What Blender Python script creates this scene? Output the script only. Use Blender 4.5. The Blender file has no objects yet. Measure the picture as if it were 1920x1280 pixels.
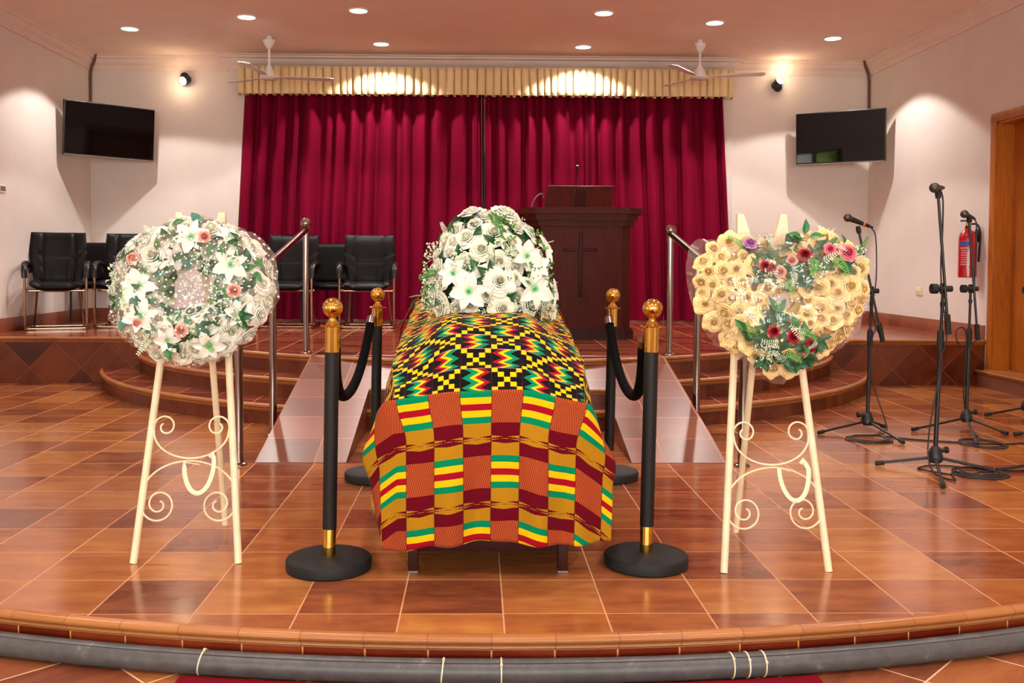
import bpy, bmesh, math, random, ast
from mathutils import Vector, Matrix, Quaternion, noise
random.seed(7)
PI = math.pi
SC = bpy.context.scene
COL = SC.collection
R = math.radians

# ---------------------------------------------------------------- camera
CAM_H = 1.1375
YAW, PITCH, ROLL, FPX, PPX, PPY = 0.0176, 0.0367, 0.0047, 1807.66, 925.716, 558.392
_f = Vector((math.sin(YAW)*math.cos(PITCH), math.cos(YAW)*math.cos(PITCH), -math.sin(PITCH)))
_r0 = Vector((math.cos(YAW), -math.sin(YAW), 0)); _u0 = _r0.cross(_f)
_r = _r0*math.cos(ROLL) + _u0*math.sin(ROLL); _u = -_r0*math.sin(ROLL) + _u0*math.cos(ROLL)
CAMP = Vector((0, 0, CAM_H))
def _ray(x, y): return _f + _r*((x-PPX)/FPX) - _u*((y-PPY)/FPX)
def at(x, y, Y):            # measured picture point -> point of the place at depth Y
    d = _ray(x, y); return CAMP + d*(Y/d.y)
def onz(x, y, z):           # ... -> point on the horizontal plane z
    d = _ray(x, y); return CAMP + d*((z-CAM_H)/d.z)
def onx(x, y, X):
    d = _ray(x, y); return CAMP + d*(X/d.x)
cam = bpy.data.objects.new('camera', bpy.data.cameras.new('camera')); COL.objects.link(cam)
cam.data.sensor_fit = 'HORIZONTAL'; cam.data.sensor_width = 36
cam.data.lens = FPX*36/1920
cam.data.shift_x = (960-PPX)/1920; cam.data.shift_y = (PPY-640)/1920
m = Matrix(((_r.x, _u.x, -_f.x, 0), (_r.y, _u.y, -_f.y, 0), (_r.z, _u.z, -_f.z, CAM_H), (0, 0, 0, 1)))
cam.matrix_world = m; cam.data.clip_start = 0.05; cam.data.clip_end = 100
SC.camera = cam

# ---------------------------------------------------------------- materials
def lin(c):
    o = []
    for v in c:
        v /= 255.0
        o.append(v/12.92 if v <= .04045 else ((v+.055)/1.055)**2.4)
    return (o[0], o[1], o[2], 1)
class NT:                   # small wrapper: arithmetic expressions -> math nodes
    def __init__(s, name):
        s.m = bpy.data.materials.new(name); s.m.use_nodes = True
        s.t = s.m.node_tree; s.b = s.t.nodes['Principled BSDF']; s.out = s.t.nodes['Material Output']; s.v = {}
    def n(s, typ, **kw):
        nd = s.t.nodes.new(typ)
        for k, v in kw.items(): setattr(nd, k, v)
        return nd
    def l(s, a, b): s.t.links.new(a, b)
    def put(s, sock, v):
        if isinstance(v, (int, float)): sock.default_value = v
        else: s.l(v, sock)
    def math(s, op, *a):
        nd = s.n('ShaderNodeMath', operation=op)
        for i, v in enumerate(a): s.put(nd.inputs[i], v)
        return nd.outputs[0]
    def ex(s, e):
        return s._e(ast.parse(e, mode='eval').body)
    def _e(s, a):
        if isinstance(a, ast.Constant): return float(a.value)
        if isinstance(a, ast.Name): return s.v[a.id]
        if isinstance(a, ast.UnaryOp): return s.math('MULTIPLY', s._e(a.operand), -1.0)
        if isinstance(a, ast.BinOp):
            op = {ast.Add: 'ADD', ast.Sub: 'SUBTRACT', ast.Mult: 'MULTIPLY', ast.Div: 'DIVIDE', ast.Mod: 'FLOORED_MODULO', ast.Pow: 'POWER'}[type(a.op)]
            x, y = s._e(a.left), s._e(a.right)
            if isinstance(x, float) and isinstance(y, float):
                return {'ADD': x+y, 'SUBTRACT': x-y, 'MULTIPLY': x*y, 'DIVIDE': x/y if y else 0, 'FLOORED_MODULO': x % y if y else 0, 'POWER': x**y}[op]
            return s.math(op, x, y)
        if isinstance(a, ast.Compare):
            return s.math('LESS_THAN' if isinstance(a.ops[0], ast.Lt) else 'GREATER_THAN', s._e(a.left), s._e(a.comparators[0]))
        if isinstance(a, ast.Call):
            op = {'floor': 'FLOOR', 'fract': 'FRACT', 'abs': 'ABSOLUTE', 'min': 'MINIMUM', 'max': 'MAXIMUM', 'sin': 'SINE', 'sqrt': 'SQRT', 'pingpong': 'PINGPONG'}[a.func.id]
            return s.math(op, *[s._e(x) for x in a.args])
    def let(_s, **kw):
        for k, e in kw.items(): _s.v[k] = _s.ex(e) if isinstance(e, str) else e
    def xyz(s, src='Object', uv=None):
        tc = s.n('ShaderNodeTexCoord'); sp = s.n('ShaderNodeSeparateXYZ'); s.l(tc.outputs[src], sp.inputs[0])
        s.v['x'], s.v['y'], s.v['z'] = sp.outputs; return tc.outputs[src]
    def combine(s, x, y, z=0.0):
        nd = s.n('ShaderNodeCombineXYZ')
        for i, v in enumerate((x, y, z)): s.put(nd.inputs[i], s.ex(v) if isinstance(v, str) else v)
        return nd.outputs[0]
    def noise(s, vec, scale, detail=3, rough=.55, out='Fac'):
        nd = s.n('ShaderNodeTexNoise'); nd.inputs['Scale'].default_value = scale; nd.inputs['Detail'].default_value = detail
        nd.inputs['Roughness'].default_value = rough
        if vec is not None: s.l(vec, nd.inputs['Vector'])
        return nd.outputs[out]
    def white(s, vec):
        nd = s.n('ShaderNodeTexWhiteNoise', noise_dimensions='3D'); s.l(vec, nd.inputs['Vector']); return nd.outputs['Value']
    def ramp(s, fac, stops, interp='LINEAR'):
        nd = s.n('ShaderNodeValToRGB'); cr = nd.color_ramp; cr.interpolation = interp
        while len(cr.elements) < len(stops): cr.elements.new(.5)
        for e, (p, c) in zip(cr.elements, stops): e.position = p; e.color = c
        s.put(nd.inputs[0], fac); return nd.outputs[0]
    def mix(s, fac, a, b, blend='MIX'):
        nd = s.n('ShaderNodeMix', data_type='RGBA', blend_type=blend)
        s.put(nd.inputs[0], fac)
        for i, v in ((6, a), (7, b)):
            if isinstance(v, tuple): nd.inputs[i].default_value = v
            else: s.l(v, nd.inputs[i])
        return nd.outputs[2]
    def bump(s, h, strength, dist=.01):
        nd = s.n('ShaderNodeBump'); nd.inputs['Strength'].default_value = strength; nd.inputs['Distance'].default_value = dist
        s.put(nd.inputs['Height'], h); s.l(nd.outputs[0], s.b.inputs['Normal']); return nd
    def base(s, c):
        if isinstance(c, tuple): s.b.inputs['Base Color'].default_value = c
        else: s.l(c, s.b.inputs['Base Color'])
    def set(s, **kw):
        for k, v in kw.items(): s.put(s.b.inputs[{'rough': 'Roughness', 'metal': 'Metallic', 'spec': 'Specular IOR Level', 'coat': 'Coat Weight', 'sheen': 'Sheen Weight', 'trans': 'Transmission Weight'}[k]], v)
        return s

def simple(name, c, rough=.5, metal=0.0, var=.06, scale=25, bump=0.0, spec=.5, coat=0.0, stretch=None):
    t = NT(name); v = t.xyz('Object')
    if stretch: v = t.combine('x*%g' % stretch[0], 'y*%g' % stretch[1], 'z*%g' % stretch[2])
    f = t.noise(v, scale)
    c = lin(c); d = tuple(max(0, k*(1-var*3)) for k in c[:3])+(1,); e = tuple(min(1, k*(1+var*3)) for k in c[:3])+(1,)
    t.base(t.ramp(f, [(.25, d), (.75, e)])); t.set(rough=rough, metal=metal, spec=spec, coat=coat)
    if bump: t.bump(f, bump)
    return t.m
def emit(name, c, s):
    t = NT(name); t.base(lin(c)); t.b.inputs['Emission Color'].default_value = lin(c); t.b.inputs['Emission Strength'].default_value = s
    return t.m

def tile_mat(name, palette, tx, ty, ox, oy, coords='Object', gap=.0035, grout=(205, 150, 110), rough=.16, axes='xy', rot45=False, streak=(1, 3.2), cloud=.5, bump=.05, joint=1.0, spec=.5):
    t = NT(name); t.xyz(coords)
    a, b = axes
    if rot45: t.let(p='(%s-%g+%s-%g)*0.70711' % (a, ox, b, oy), q='(%s-%g-%s+%g)*0.70711' % (a, ox, b, oy))
    else: t.let(p='%s-%g' % (a, ox), q='%s-%g' % (b, oy))
    t.let(i='floor(p/%g)' % tx, j='floor(q/%g)' % ty)
    t.let(fx='abs(p/%g-i-0.5)*%g' % (tx, tx), fy='abs(q/%g-j-0.5)*%g' % (ty, ty))
    t.let(gx='fx>%g' % (tx/2-gap*joint/2), gy='fy>%g' % (ty/2-gap/2))
    w = t.white(t.combine('i+3.3', 'j+7.7', 1.3))
    n = len(palette)
    # whole-tile tone plus fired streaks that start anew on every tile
    t.let(w=w)
    vec = t.combine('p*%g+w*31' % streak[0], 'q*%g+w*17' % streak[1], 'w*9')
    t.let(nz=t.noise(vec, 3.2, 4, .6), nf=t.noise(vec, 11, 3, .6))
    t.let(tone='min(max(w*0.62+(nz-0.5)*%g+(nf-0.5)*%g+0.19,0.0),1.0)' % (cloud*2, cloud*.5))
    c = t.ramp(t.v['tone'], [((k+.5)/n, lin(p)) for k, p in enumerate(palette)])
    t.let(g='max(gx,gy)')
    c = t.mix(t.v['g'], c, lin(grout)); t.base(c)
    t.let(r='%g+g*0.5+(nz-0.5)*0.12' % rough); t.set(rough=t.v['r'], spec=spec)
    if bump:
        t.let(h='nf*0.3-g'); t.bump(t.v['h'], bump, .004)
    return t.m

# ---------------------------------------------------------------- mesh builder
class MB:
    def __init__(s): s.v = []; s.f = []; s.uv = []; s.mi = []; s.cur = 0
    def add(s, vs, fs, uvs=None):
        o = len(s.v); s.v += [tuple(v) for v in vs]
        for f in fs: s.f.append(tuple(i+o for i in f)); s.mi.append(s.cur)
        s.uv += list(uvs) if uvs else [(0, 0)]*len(vs)
        return s
    def bm(s, b, M=None):
        b.verts.index_update()
        s.add([(M @ v.co if M else v.co.copy()) for v in b.verts], [[v.index for v in f.verts] for f in b.faces]); b.free(); return s
    def box(s, c, d, bev=0, M=None, seg=2):
        b = bmesh.new(); bmesh.ops.create_cube(b, size=1)
        for v in b.verts: v.co = Vector((v.co.x*d[0], v.co.y*d[1], v.co.z*d[2]))
        if bev: bmesh.ops.bevel(b, geom=list(b.edges), offset=bev, segments=seg, affect='EDGES', profile=.5)
        T = Matrix.Translation(Vector(c)) @ (M if M else Matrix())
        return s.bm(b, T)
    def tube(s, pts, r, n=10, cap=True, flat=None, closed=False):
        pts = [Vector(p) for p in pts]; N = len(pts); rr = r if isinstance(r, (list, tuple)) else [r]*N
        vs = []; fs = []
        tg = []
        for i in range(N):
            if closed: d = pts[(i+1) % N]-pts[i-1]
            else: d = pts[min(i+1, N-1)]-pts[max(i-1, 0)]
            tg.append(d.normalized() if d.length > 1e-9 else Vector((0, 0, 1)))
        up = Vector((0, 0, 1)) if abs(tg[0].z) < .95 else Vector((0, 1, 0))
        nrm = (up-tg[0]*up.dot(tg[0])).normalized()
        for i in range(N):
            if i: 
                nrm = nrm-tg[i]*nrm.dot(tg[i])
                nrm = nrm.normalized() if nrm.length > 1e-6 else tg[i].orthogonal().normalized()
            bn = tg[i].cross(nrm)
            for k in range(n):
                a = 2*PI*k/n
                e, g = (1, 1) if not flat else flat
                vs.append(pts[i]+nrm*(math.cos(a)*rr[i]*e)+bn*(math.sin(a)*rr[i]*g))
        for i in range(N if closed else N-1):
            j = (i+1) % N
            for k in range(n):
                k2 = (k+1) % n; fs.append((i*n+k, i*n+k2, j*n+k2, j*n+k))
        if cap and not closed:
            fs.append(tuple(range(n-1, -1, -1))); fs.append(tuple((N-1)*n+k for k in range(n)))
        return s.add(vs, fs)
    def lathe(s, prof, n=24, c=(0, 0, 0), M=None):
        vs = []; fs = []
        T = Matrix.Translation(Vector(c)) @ (M if M else Matrix())
        idx = []
        for r, z in prof:
            if r < 1e-6: idx.append([len(vs)]); vs.append(T @ Vector((0, 0, z)))
            else:
                idx.append(list(range(len(vs), len(vs)+n)))
                vs += [T @ Vector((r*math.cos(2*PI*k/n), r*math.sin(2*PI*k/n), z)) for k in range(n)]
        for A, B in zip(idx, idx[1:]):
            for k in range(n):
                k2 = (k+1) % n
                if len(A) == 1 and len(B) == 1: continue
                if len(A) == 1: fs.append((A[0], B[k2], B[k])) 
                elif len(B) == 1: fs.append((A[k], A[k2], B[0]))
                else: fs.append((A[k], A[k2], B[k2], B[k]))
        return s.add(vs, fs)
    def cyl(s, c, r, h, n=20, M=None, bev=0):
        p = [(0, 0), (r-bev, 0), (r, bev), (r, h-bev), (r-bev, h), (0, h)] if bev else [(0, 0), (r, 0), (r, h), (0, h)]
        return s.lathe(p, n, c, M)
    def grid(s, fn, nu, nv, uvfn=None, closed=False):
        vs = []; uvs = []
        for j in range(nv+1):
            for i in range(nu+1):
                vs.append(fn(i/nu, j/nv)); uvs.append(uvfn(i/nu, j/nv) if uvfn else (i/nu, j/nv))
        fs = [(j*(nu+1)+i, j*(nu+1)+i+1, (j+1)*(nu+1)+i+1, (j+1)*(nu+1)+i) for j in range(nv) for i in range(nu)]
        return s.add(vs, fs, uvs)
    def prism(s, poly, z0, z1, top=0, side=None):
        n = len(poly); vs = [(x, y, z1) for x, y in poly]+[(x, y, z0) for x, y in poly]
        c = s.cur
        s.cur = top; s.add(vs[:n], [tuple(range(n))])
        s.cur = side if side is not None else top
        L = 0; vv = []; uu = []; ff = []
        for i in range(n):
            a, b = poly[i], poly[(i+1) % n]; d = math.dist(a, b); k = len(vv)
            vv += [(a[0], a[1], z0), (b[0], b[1], z0), (b[0], b[1], z1), (a[0], a[1], z1)]
            uu += [(L, z0), (L+d, z0), (L+d, z1), (L, z1)]; ff.append((k, k+1, k+2, k+3)); L += d
        s.add(vv, ff, uu); s.add(vs[n:], [tuple(range(n-1, -1, -1))]); s.cur = c
        return s
    def sweep(s, prof, path, side=1):     # profile (out, z) along a plan path; out = to the right of travel * side
        P = [Vector((p[0], p[1])) for p in path]; N = len(P); vs = []; uvs = []; L = 0
        pl = [0]
        for (a, b) in zip(prof, prof[1:]): pl.append(pl[-1]+math.dist(a, b))
        for i in range(N):
            if i: L += (P[i]-P[i-1]).length
            d0 = (P[i]-P[max(i-1, 0)]); d1 = (P[min(i+1, N-1)]-P[i])
            if d0.length < 1e-9: d0 = d1
            if d1.length < 1e-9: d1 = d0
            d0.normalize(); d1.normalize()
            n0 = Vector((d0.y, -d0.x)); n1 = Vector((d1.y, -d1.x)); nn = (n0+n1).normalized()
            k = side/max(.35, nn.dot(n0))
            for (o, z), q in zip(prof, pl): vs.append((P[i].x+nn.x*o*k, P[i].y+nn.y*o*k, z)); uvs.append((L, q))
        M = len(prof)
        fs = [(i*M+j, (i+1)*M+j, (i+1)*M+j+1, i*M+j+1) for i in range(N-1) for j in range(M-1)]
        return s.add(vs, fs, uvs)
    def mesh(s, name, mats, sharp=35):
        me = bpy.data.meshes.new(name); me.from_pydata(s.v, [], s.f)
        for m in (mats if isinstance(mats, (list, tuple)) else [mats]): me.materials.append(m)
        ul = me.uv_layers.new(name='UVMap')
        for p in me.polygons:
            p.material_index = s.mi[p.index]
            for li in p.loop_indices: ul.data[li].uv = s.uv[me.loops[li].vertex_index]
        b = bmesh.new(); b.from_mesh(me)
        bmesh.ops.recalc_face_normals(b, faces=b.faces) if sharp >= 0 else None
        b.to_mesh(me); b.free()
        me.shade_smooth()
        if 0 < sharp < 180: me.set_sharp_from_angle(angle=R(sharp))
        me.update(); return me
    def obj(s, name, mats, parent=None, sharp=35, loc=None):
        o = bpy.data.objects.new(name, s.mesh(name, mats, sharp)); COL.objects.link(o)
        if parent: o.parent = parent
        if loc: o.location = loc
        return o
def put(name, me, parent=None, loc=None, rot=None, scale=None):
    o = bpy.data.objects.new(name, me); COL.objects.link(o)
    if parent: o.parent = parent
    if loc is not None: o.location = loc
    if rot is not None: o.rotation_mode = 'QUATERNION'; o.rotation_quaternion = rot
    if scale is not None: o.scale = (scale,)*3 if isinstance(scale, (int, float)) else scale
    return o
def tag(o, label, cat, group=None, kind=None):
    o['label'] = label; o['category'] = cat
    if group: o['group'] = group
    if kind: o['kind'] = kind
    return o
def thing(name, label, cat, loc=(0, 0, 0), rz=0, group=None):
    o = bpy.data.objects.new(name, None); COL.objects.link(o); o.empty_display_size = .1
    o.location = loc; o.rotation_euler = (0, 0, rz); return tag(o, label, cat, group)
def struct(o): o['kind'] = 'structure'; return o
def copy_tree(o, parent=None):
    c = o.copy(); COL.objects.link(c)
    if parent: c.parent = parent
    for ch in list(o.children): copy_tree(ch, c)
    return c
def bez(pts, n=12):         # Catmull-Rom through points
    P = [Vector(p) for p in pts]; out = []
    for i in range(len(P)-1):
        a = P[i-1] if i else P[i]*2-P[i+1]; b = P[i]; c = P[i+1]; d = P[i+2] if i+2 < len(P) else P[i+1]*2-P[i]
        for k in range(n):
            t = k/n; out.append(.5*((2*b)+(c-a)*t+(2*a-5*b+4*c-d)*t*t+(3*b-a-3*c+d)*t**3))
    out.append(P[-1]); return out
def lerp(x, xs, ys):
    if x <= xs[0]: return ys[0]
    for i in range(len(xs)-1):
        if x <= xs[i+1]:
            t = (x-xs[i])/(xs[i+1]-xs[i]); t = t*t*(3-2*t); return ys[i]+(ys[i+1]-ys[i])*t
    return ys[-1]
def sst(t): t = max(0, min(1, t)); return t*t*(3-2*t)
# ================================================================ THE SETTING
XL, XR, YB, YBAY, ZC, ZD = -4.68, 4.80, 11.80, 11.70, 3.60, .43
ZF = -.128                    # floor of the hall in front of the stage
YREAR = -4.2
PAL = [(114, 60, 40), (140, 77, 47), (158, 92, 52), (171, 106, 58), (186, 123, 69)]
M_tile = tile_mat('terracotta_tiles', PAL, 1/3, 1/3, -1.2434, 3.0869, gap=.004, joint=1.25)
M_tile_hall = tile_mat('terracotta_tiles_diagonal', PAL[:4], 1/3, 1/3, -1.46, 2.86, rot45=True, gap=.006, grout=(225, 180, 140))
M_tile_dais = tile_mat('terracotta_tiles_dais', [(92, 40, 26), (120, 54, 34), (138, 68, 42), (152, 78, 46)], 1/3, 1/3, -1.25, 7.3, gap=.004)
M_ramp = tile_mat('pale_pink_stone_tiles', [(108, 58, 42), (124, 68, 50), (138, 80, 60)], 1/3, 1/3, -1.25, 5.43, gap=.006, grout=(196, 140, 112), rough=.3, cloud=.3, bump=.6, spec=.22)
M_diamond = tile_mat('diamond_riser_tiles', [(64, 22, 10), (84, 32, 14), (106, 46, 20), (116, 54, 22)], .336, .336, -4.39, .38, axes='xz', rot45=True, gap=.006, grout=(118, 62, 30), rough=.22)
M_riser = tile_mat('small_riser_tiles', [(74, 28, 14), (96, 40, 20), (114, 52, 26)], .105, .5, 0, -.02, coords='UV', gap=.004, grout=(112, 60, 36), rough=.3)
M_riser_front = tile_mat('dark_red_riser_tiles', [(92, 24, 12), (118, 38, 18), (150, 62, 30)], .195, .5, .02, -.4, coords='UV', gap=.005, grout=(214, 160, 90), rough=.3)
M_nose = tile_mat('rounded_clay_nosing', [(152, 92, 46), (162, 100, 52), (172, 110, 60)], .195, 9, .02, -3, coords='UV', gap=.0035, grout=(140, 78, 48), rough=.32, cloud=.2)
M_skirt = tile_mat('clay_skirting_tiles', [(112, 50, 28), (132, 62, 34), (146, 76, 46)], .33, 9, .1, -3, coords='UV', gap=.005, grout=(170, 104, 70), rough=.35)
M_wall = simple('painted_plaster_wall', (223, 210, 203), .75, var=.012, scale=3, bump=.02)
M_ceil = simple('painted_ceiling', (246, 220, 204), .8, var=.012, scale=3)
M_corn = simple('cornice_plaster', (232, 208, 196), .7, var=.02, scale=6)
M_wood = simple('varnished_door_wood', (176, 98, 22), .4, var=.09, scale=9, stretch=(6, 6, .5))
M_black = simple('black_metal', (22, 20, 20), .4, var=.05)
M_steel = simple('polished_steel', (150, 134, 128), .14, 1.0, .02)
M_brass = simple('polished_brass', (216, 172, 84), .08, 1.0, .03)
M_white = simple('white_plastic', (232, 226, 222), .4, var=.02)

C0 = (0.1, 10.15)
def arc(rad, y_end, n=40, xlim=None):
    a0 = math.acos(max(-1, min(1, (C0[1]-y_end)/rad))); out = []
    for i in range(n+1):
        a = -a0+2*a0*i/n; out.append((C0[0]+rad*math.sin(a), C0[1]-rad*math.cos(a)))
    return out
NOSE = [(0, 0), (.014, 0), (.024, -.004), (.031, -.012), (.032, -.021), (.027, -.029), (.018, -.034), (.014, -.037), (.018, -.041), (.019, -.046), (.013, -.051), (.004, -.055), (.004, -.060), (-.004, -.062)]
def nosing(path, z, name, sc=1.0):
    b = MB(); b.sweep([(o*sc, z+.0015+h*sc*.86) for o, h in NOSE], path, 1); return struct(b.obj(name, M_nose, sharp=60))

# hall floor, stage, dais, steps, ramp
b = MB(); b.box((.06, (YREAR+6)/2, ZF-.05), (XR-XL+.4, 6-YREAR, .1)); struct(b.obj('floor', M_tile_hall))
FR = 6.0; FC = (.1, 2.916+FR)
aL = math.asin((XL-FC[0])/FR); aR = math.asin((XR-FC[0])/FR)
front = [(FC[0]+FR*math.sin(aL+(aR-aL)*i/90), FC[1]-FR*math.cos(aL+(aR-aL)*i/90)) for i in range(91)]
b = MB(); b.prism(front+[(XR, YB), (XL, YB)], ZF, 0, 0, 1); struct(b.obj('stage_floor', [M_tile, M_riser_front], sharp=20))
nosing(front, 0, 'trim_1')
A = arc(3.14, 9.0)
dais = [(XL, 9.0)]+A+[(XR, 9.0)]
b = MB(); b.prism(dais+[(XR, YB), (XL, YB)], .001, ZD, 0, 1)
o = b.obj('dais_floor', [M_tile_dais, M_diamond, M_riser], sharp=20); struct(o)
for p in o.data.polygons:    # curved part of the riser carries small tiles like the steps
    if p.material_index == 1 and p.center.y < 8.99: p.material_index = 2
nosing(dais, ZD, 'trim_2')
for rad, z, nm, tn in ((3.43, .287, 'stage_step', 'trim_3'), (3.75, .143, 'stage_step', 'trim_4')):
    pa = arc(rad, 8.995); b = MB(); b.prism(pa, .001, z, 0, 1); struct(b.obj(nm, [M_tile_dais, M_riser], sharp=20)); nosing(pa, z, tn)
def rz(y): return .004+(y-5.43)*.43/1.87
SX0, SX1, SY = -.735, .885, 6.6
b = MB()
def ramp_piece(x0, x1, y0, y1):
    v = [(x0, y0, .001), (x1, y0, .001), (x1, y1, .001), (x0, y1, .001), (x0, y0, rz(y0)), (x1, y0, rz(y0)), (x1, y1, rz(y1)), (x0, y1, rz(y1))]
    b.cur = 0; b.add(v, [(4, 5, 6, 7)]); b.cur = 1; b.add(v, [(0, 1, 5, 4), (1, 2, 6, 5), (2, 3, 7, 6), (3, 0, 4, 7)], [(p[0]+p[1], p[2]) for p in v])
ramp_piece(-1.25, SX0, 5.43, SY); ramp_piece(SX1, 1.43, 5.43, SY); ramp_piece(-1.25, 1.43, SY, 7.3)
struct(b.obj('ramp', [M_ramp, M_riser], sharp=20))
nosing([(SX0, SY), (SX1, SY)], rz(SY), 'trim_5', .8)

# walls
SY0, SY1, SZ0, SZ1 = 1.12, 2.95, .75, 1.92      # side window in the left wall
b = MB()
b.box((XL-.1, (SY1+YB+.2)/2, 1.8), (.2, YB+.2-SY1, 4.1)); b.box((XL-.1, (YREAR-.2+SY0)/2, 1.8), (.2, SY0-YREAR+.2, 4.1))
b.box((XL-.1, (SY0+SY1)/2, (SZ1+3.85)/2), (.2, SY1-SY0, 3.85-SZ1)); b.box((XL-.1, (SY0+SY1)/2, (SZ0-.25)/2), (.2, SY1-SY0, SZ0+.25))
struct(b.obj('wall_left', M_wall))
DY0, DY1, DZ0, DZ1 = 7.6, 8.86, .16, 2.455      # doorway in the right wall
b = MB()
b.box((XR+.1, (DY1+YB+.2)/2, 1.8), (.2, YB+.2-DY1, 4.1)); b.box((XR+.1, (YREAR+DY0)/2, 1.8), (.2, DY0-YREAR, 4.1))
b.box((XR+.1, (DY0+DY1)/2, (DZ1+3.85)/2), (.2, DY1-DY0, 3.85-DZ1)); b.box((XR+.1, (DY0+DY1)/2, (DZ0-.25)/2), (.2, DY1-DY0, DZ0+.25))
struct(b.obj('wall_right', M_wall))
b = MB(); b.box((.06, YB+.1, 1.8), (XR-XL, .2, 4.1)); b.box((.05, (YB+YBAY)/2, 1.8+.2), (6.06, YB-YBAY, 3.6))
struct(b.obj('wall_back', M_wall))
b = MB(); b.box((.06, (YREAR+YB)/2, ZC+.1), (XR-XL+.4, YB-YREAR+.4, .2)); struct(b.obj('ceiling', M_ceil))
# rear wall of the hall, behind the camera, with three tall windows that let the daylight in
WINX = (-3.0, 0.06, 3.1); WW, WZ0, WZ1 = 1.9, .75, 2.75
b = MB(); xs = [XL]
for w in WINX: xs += [w-WW/2, w+WW/2]
xs.append(XR)
for i in range(0, len(xs), 2): b.box(((xs[i]+xs[i+1])/2, YREAR-.1, 1.8), (xs[i+1]-xs[i], .2, 4.1))
for w in WINX: b.box((w, YREAR-.1, (ZF+WZ0)/2-.05), (WW, .2, WZ0-ZF+.1)); b.box((w, YREAR-.1, (WZ1+3.85)/2), (WW, .2, 3.85-WZ1))
struct(b.obj('wall_rear', M_wall))
M_glass = NT('window_glass'); M_glass.base((1, 1, 1, 1)); M_glass.set(rough=0.0, trans=1.0); M_glass.b.inputs['IOR'].default_value = 1.0; M_glass = M_glass.m
for k, w in enumerate(WINX):
    b = MB(); z = (WZ0+WZ1)/2
    for x in (w-WW/2+.03, w, w+WW/2-.03): b.box((x, YREAR-.08, z), (.06, .08, WZ1-WZ0))
    for zz in (WZ0+.03, z+.3, WZ1-.03): b.box((w, YREAR-.08, zz), (WW, .07, .06))
    f = struct(b.obj('window_%d' % (k+1), M_black))
    b = MB(); b.box((w, YREAR-.08, z), (WW-.04, .008, WZ1-WZ0-.04)); b.obj('pane', M_glass, f)
b = MB()
for y in (SY0+.03, 2.0, SY1-.03): b.box((XL-.1, y, (SZ0+SZ1)/2), (.08, .07, SZ1-SZ0))
for z in (SZ0+.03, SZ1-.03): b.box((XL-.1, (SY0+SY1)/2, z), (.08, SY1-SY0, .06))
f = struct(b.obj('window_4', M_black)); b = MB(); b.box((XL-.1, (SY0+SY1)/2, (SZ0+SZ1)/2), (.008, SY1-SY0-.04, SZ1-SZ0-.04)); b.obj('pane', M_glass, f)
# cornice
def cornice(path, name, sc=1.0):
    b = MB(); pr = [(0, 3.435), (.018, 3.435), (.022, 3.455), (.03, 3.462), (.032, 3.485), (.055, 3.50), (.075, 3.53), (.082, 3.555), (.105, 3.562), (.108, 3.585), (.125, 3.59), (.125, 3.601)]
    b.sweep([(o*sc, 3.601-(3.601-z)*sc) for o, z in pr], path, 1); return struct(b.obj(name, M_corn, sharp=40))
cornice([(XL, YREAR), (XL, YB), (-2.98, YB)], 'trim_6', 1.0)
cornice([(3.08, YB), (XR, YB), (XR, YREAR)], 'trim_7', 1.0)
cornice([(-2.98, YB), (-2.98, YBAY), (3.08, YBAY), (3.08, YB)], 'trim_8', 1.06)
# skirting of clay tiles on the dais
def skirt(path, name, z=ZD):
    b = MB(); b.sweep([(0, z+.135), (.012, z+.135), (.014, z+.13), (.014, z)], path, 1); return struct(b.obj(name, M_skirt))
skirt([(XL, 9.0), (XL, YB), (-2.98, YB)], 'baseboard_left'); skirt([(3.08, YB), (XR, YB), (XR, 9.0)], 'baseboard_right')
skirt([(-2.98, YBAY), (3.08, YBAY)], 'baseboard_back')
skirt([(XL, 5.3), (XL, 9.0)], 'baseboard_lower_left', 0)
# door at the right: casing, lining, leaf, step
b = MB()
for y in (DY0-.035, DY1+.035): b.box((XR-.012, y, (DZ0+DZ1+.07)/2), (.03, .08, DZ1+.075-DZ0), .004)
b.box((XR-.012, (DY0+DY1)/2, DZ1+.037), (.034, DY1-DY0+.15, .08), .004)
for y in (DY0+.012, DY1-.012): b.box((XR+.09, y, (DZ0+DZ1)/2), (.2, .026, DZ1-DZ0))
b.box((XR+.09, (DY0+DY1)/2, DZ1-.012), (.2, DY1-DY0, .026))
d = struct(b.obj('door_1', M_wood))
b = MB(); b.box((XR+.165, (DY0+DY1)/2, (DZ0+DZ1)/2), (.045, DY1-DY0-.03, DZ1-DZ0-.01), .003)
for z0, z1 in ((.35, 1.2), (1.35, 2.35)): b.box((XR+.141, (DY0+DY1)/2, (z0+z1)/2), (.012, .8, z1-z0), .005)
b.obj('door_leaf', M_wood, d)
b = MB(); b.cyl((0, 0, 0), .012, .06, M=Matrix.Translation((XR+.085, DY0+.12, 1.15)) @ Matrix.Rotation(PI/2, 4, 'Y')); b.tube([(XR+.09, DY0+.12, 1.15), (XR+.09, DY0+.25, 1.15)], .01); b.obj('door_handle', M_steel, d)
b = MB(); b.box((XR-.04, (DY0+DY1)/2, DZ0/2-.005), (.09, DY1-DY0+.22, DZ0-.012)); s = struct(b.obj('door_step', M_riser))
nosing([(XR-.085, DY1+.11), (XR-.085, DY0-.11)], DZ0-.008, 'trim_9', .7)
b = MB(); b.box((XR+.055, (DY0+DY1)/2, DZ0-.006), (.28, DY1-DY0, .02)); struct(b.obj('door_sill', M_nose))

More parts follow.
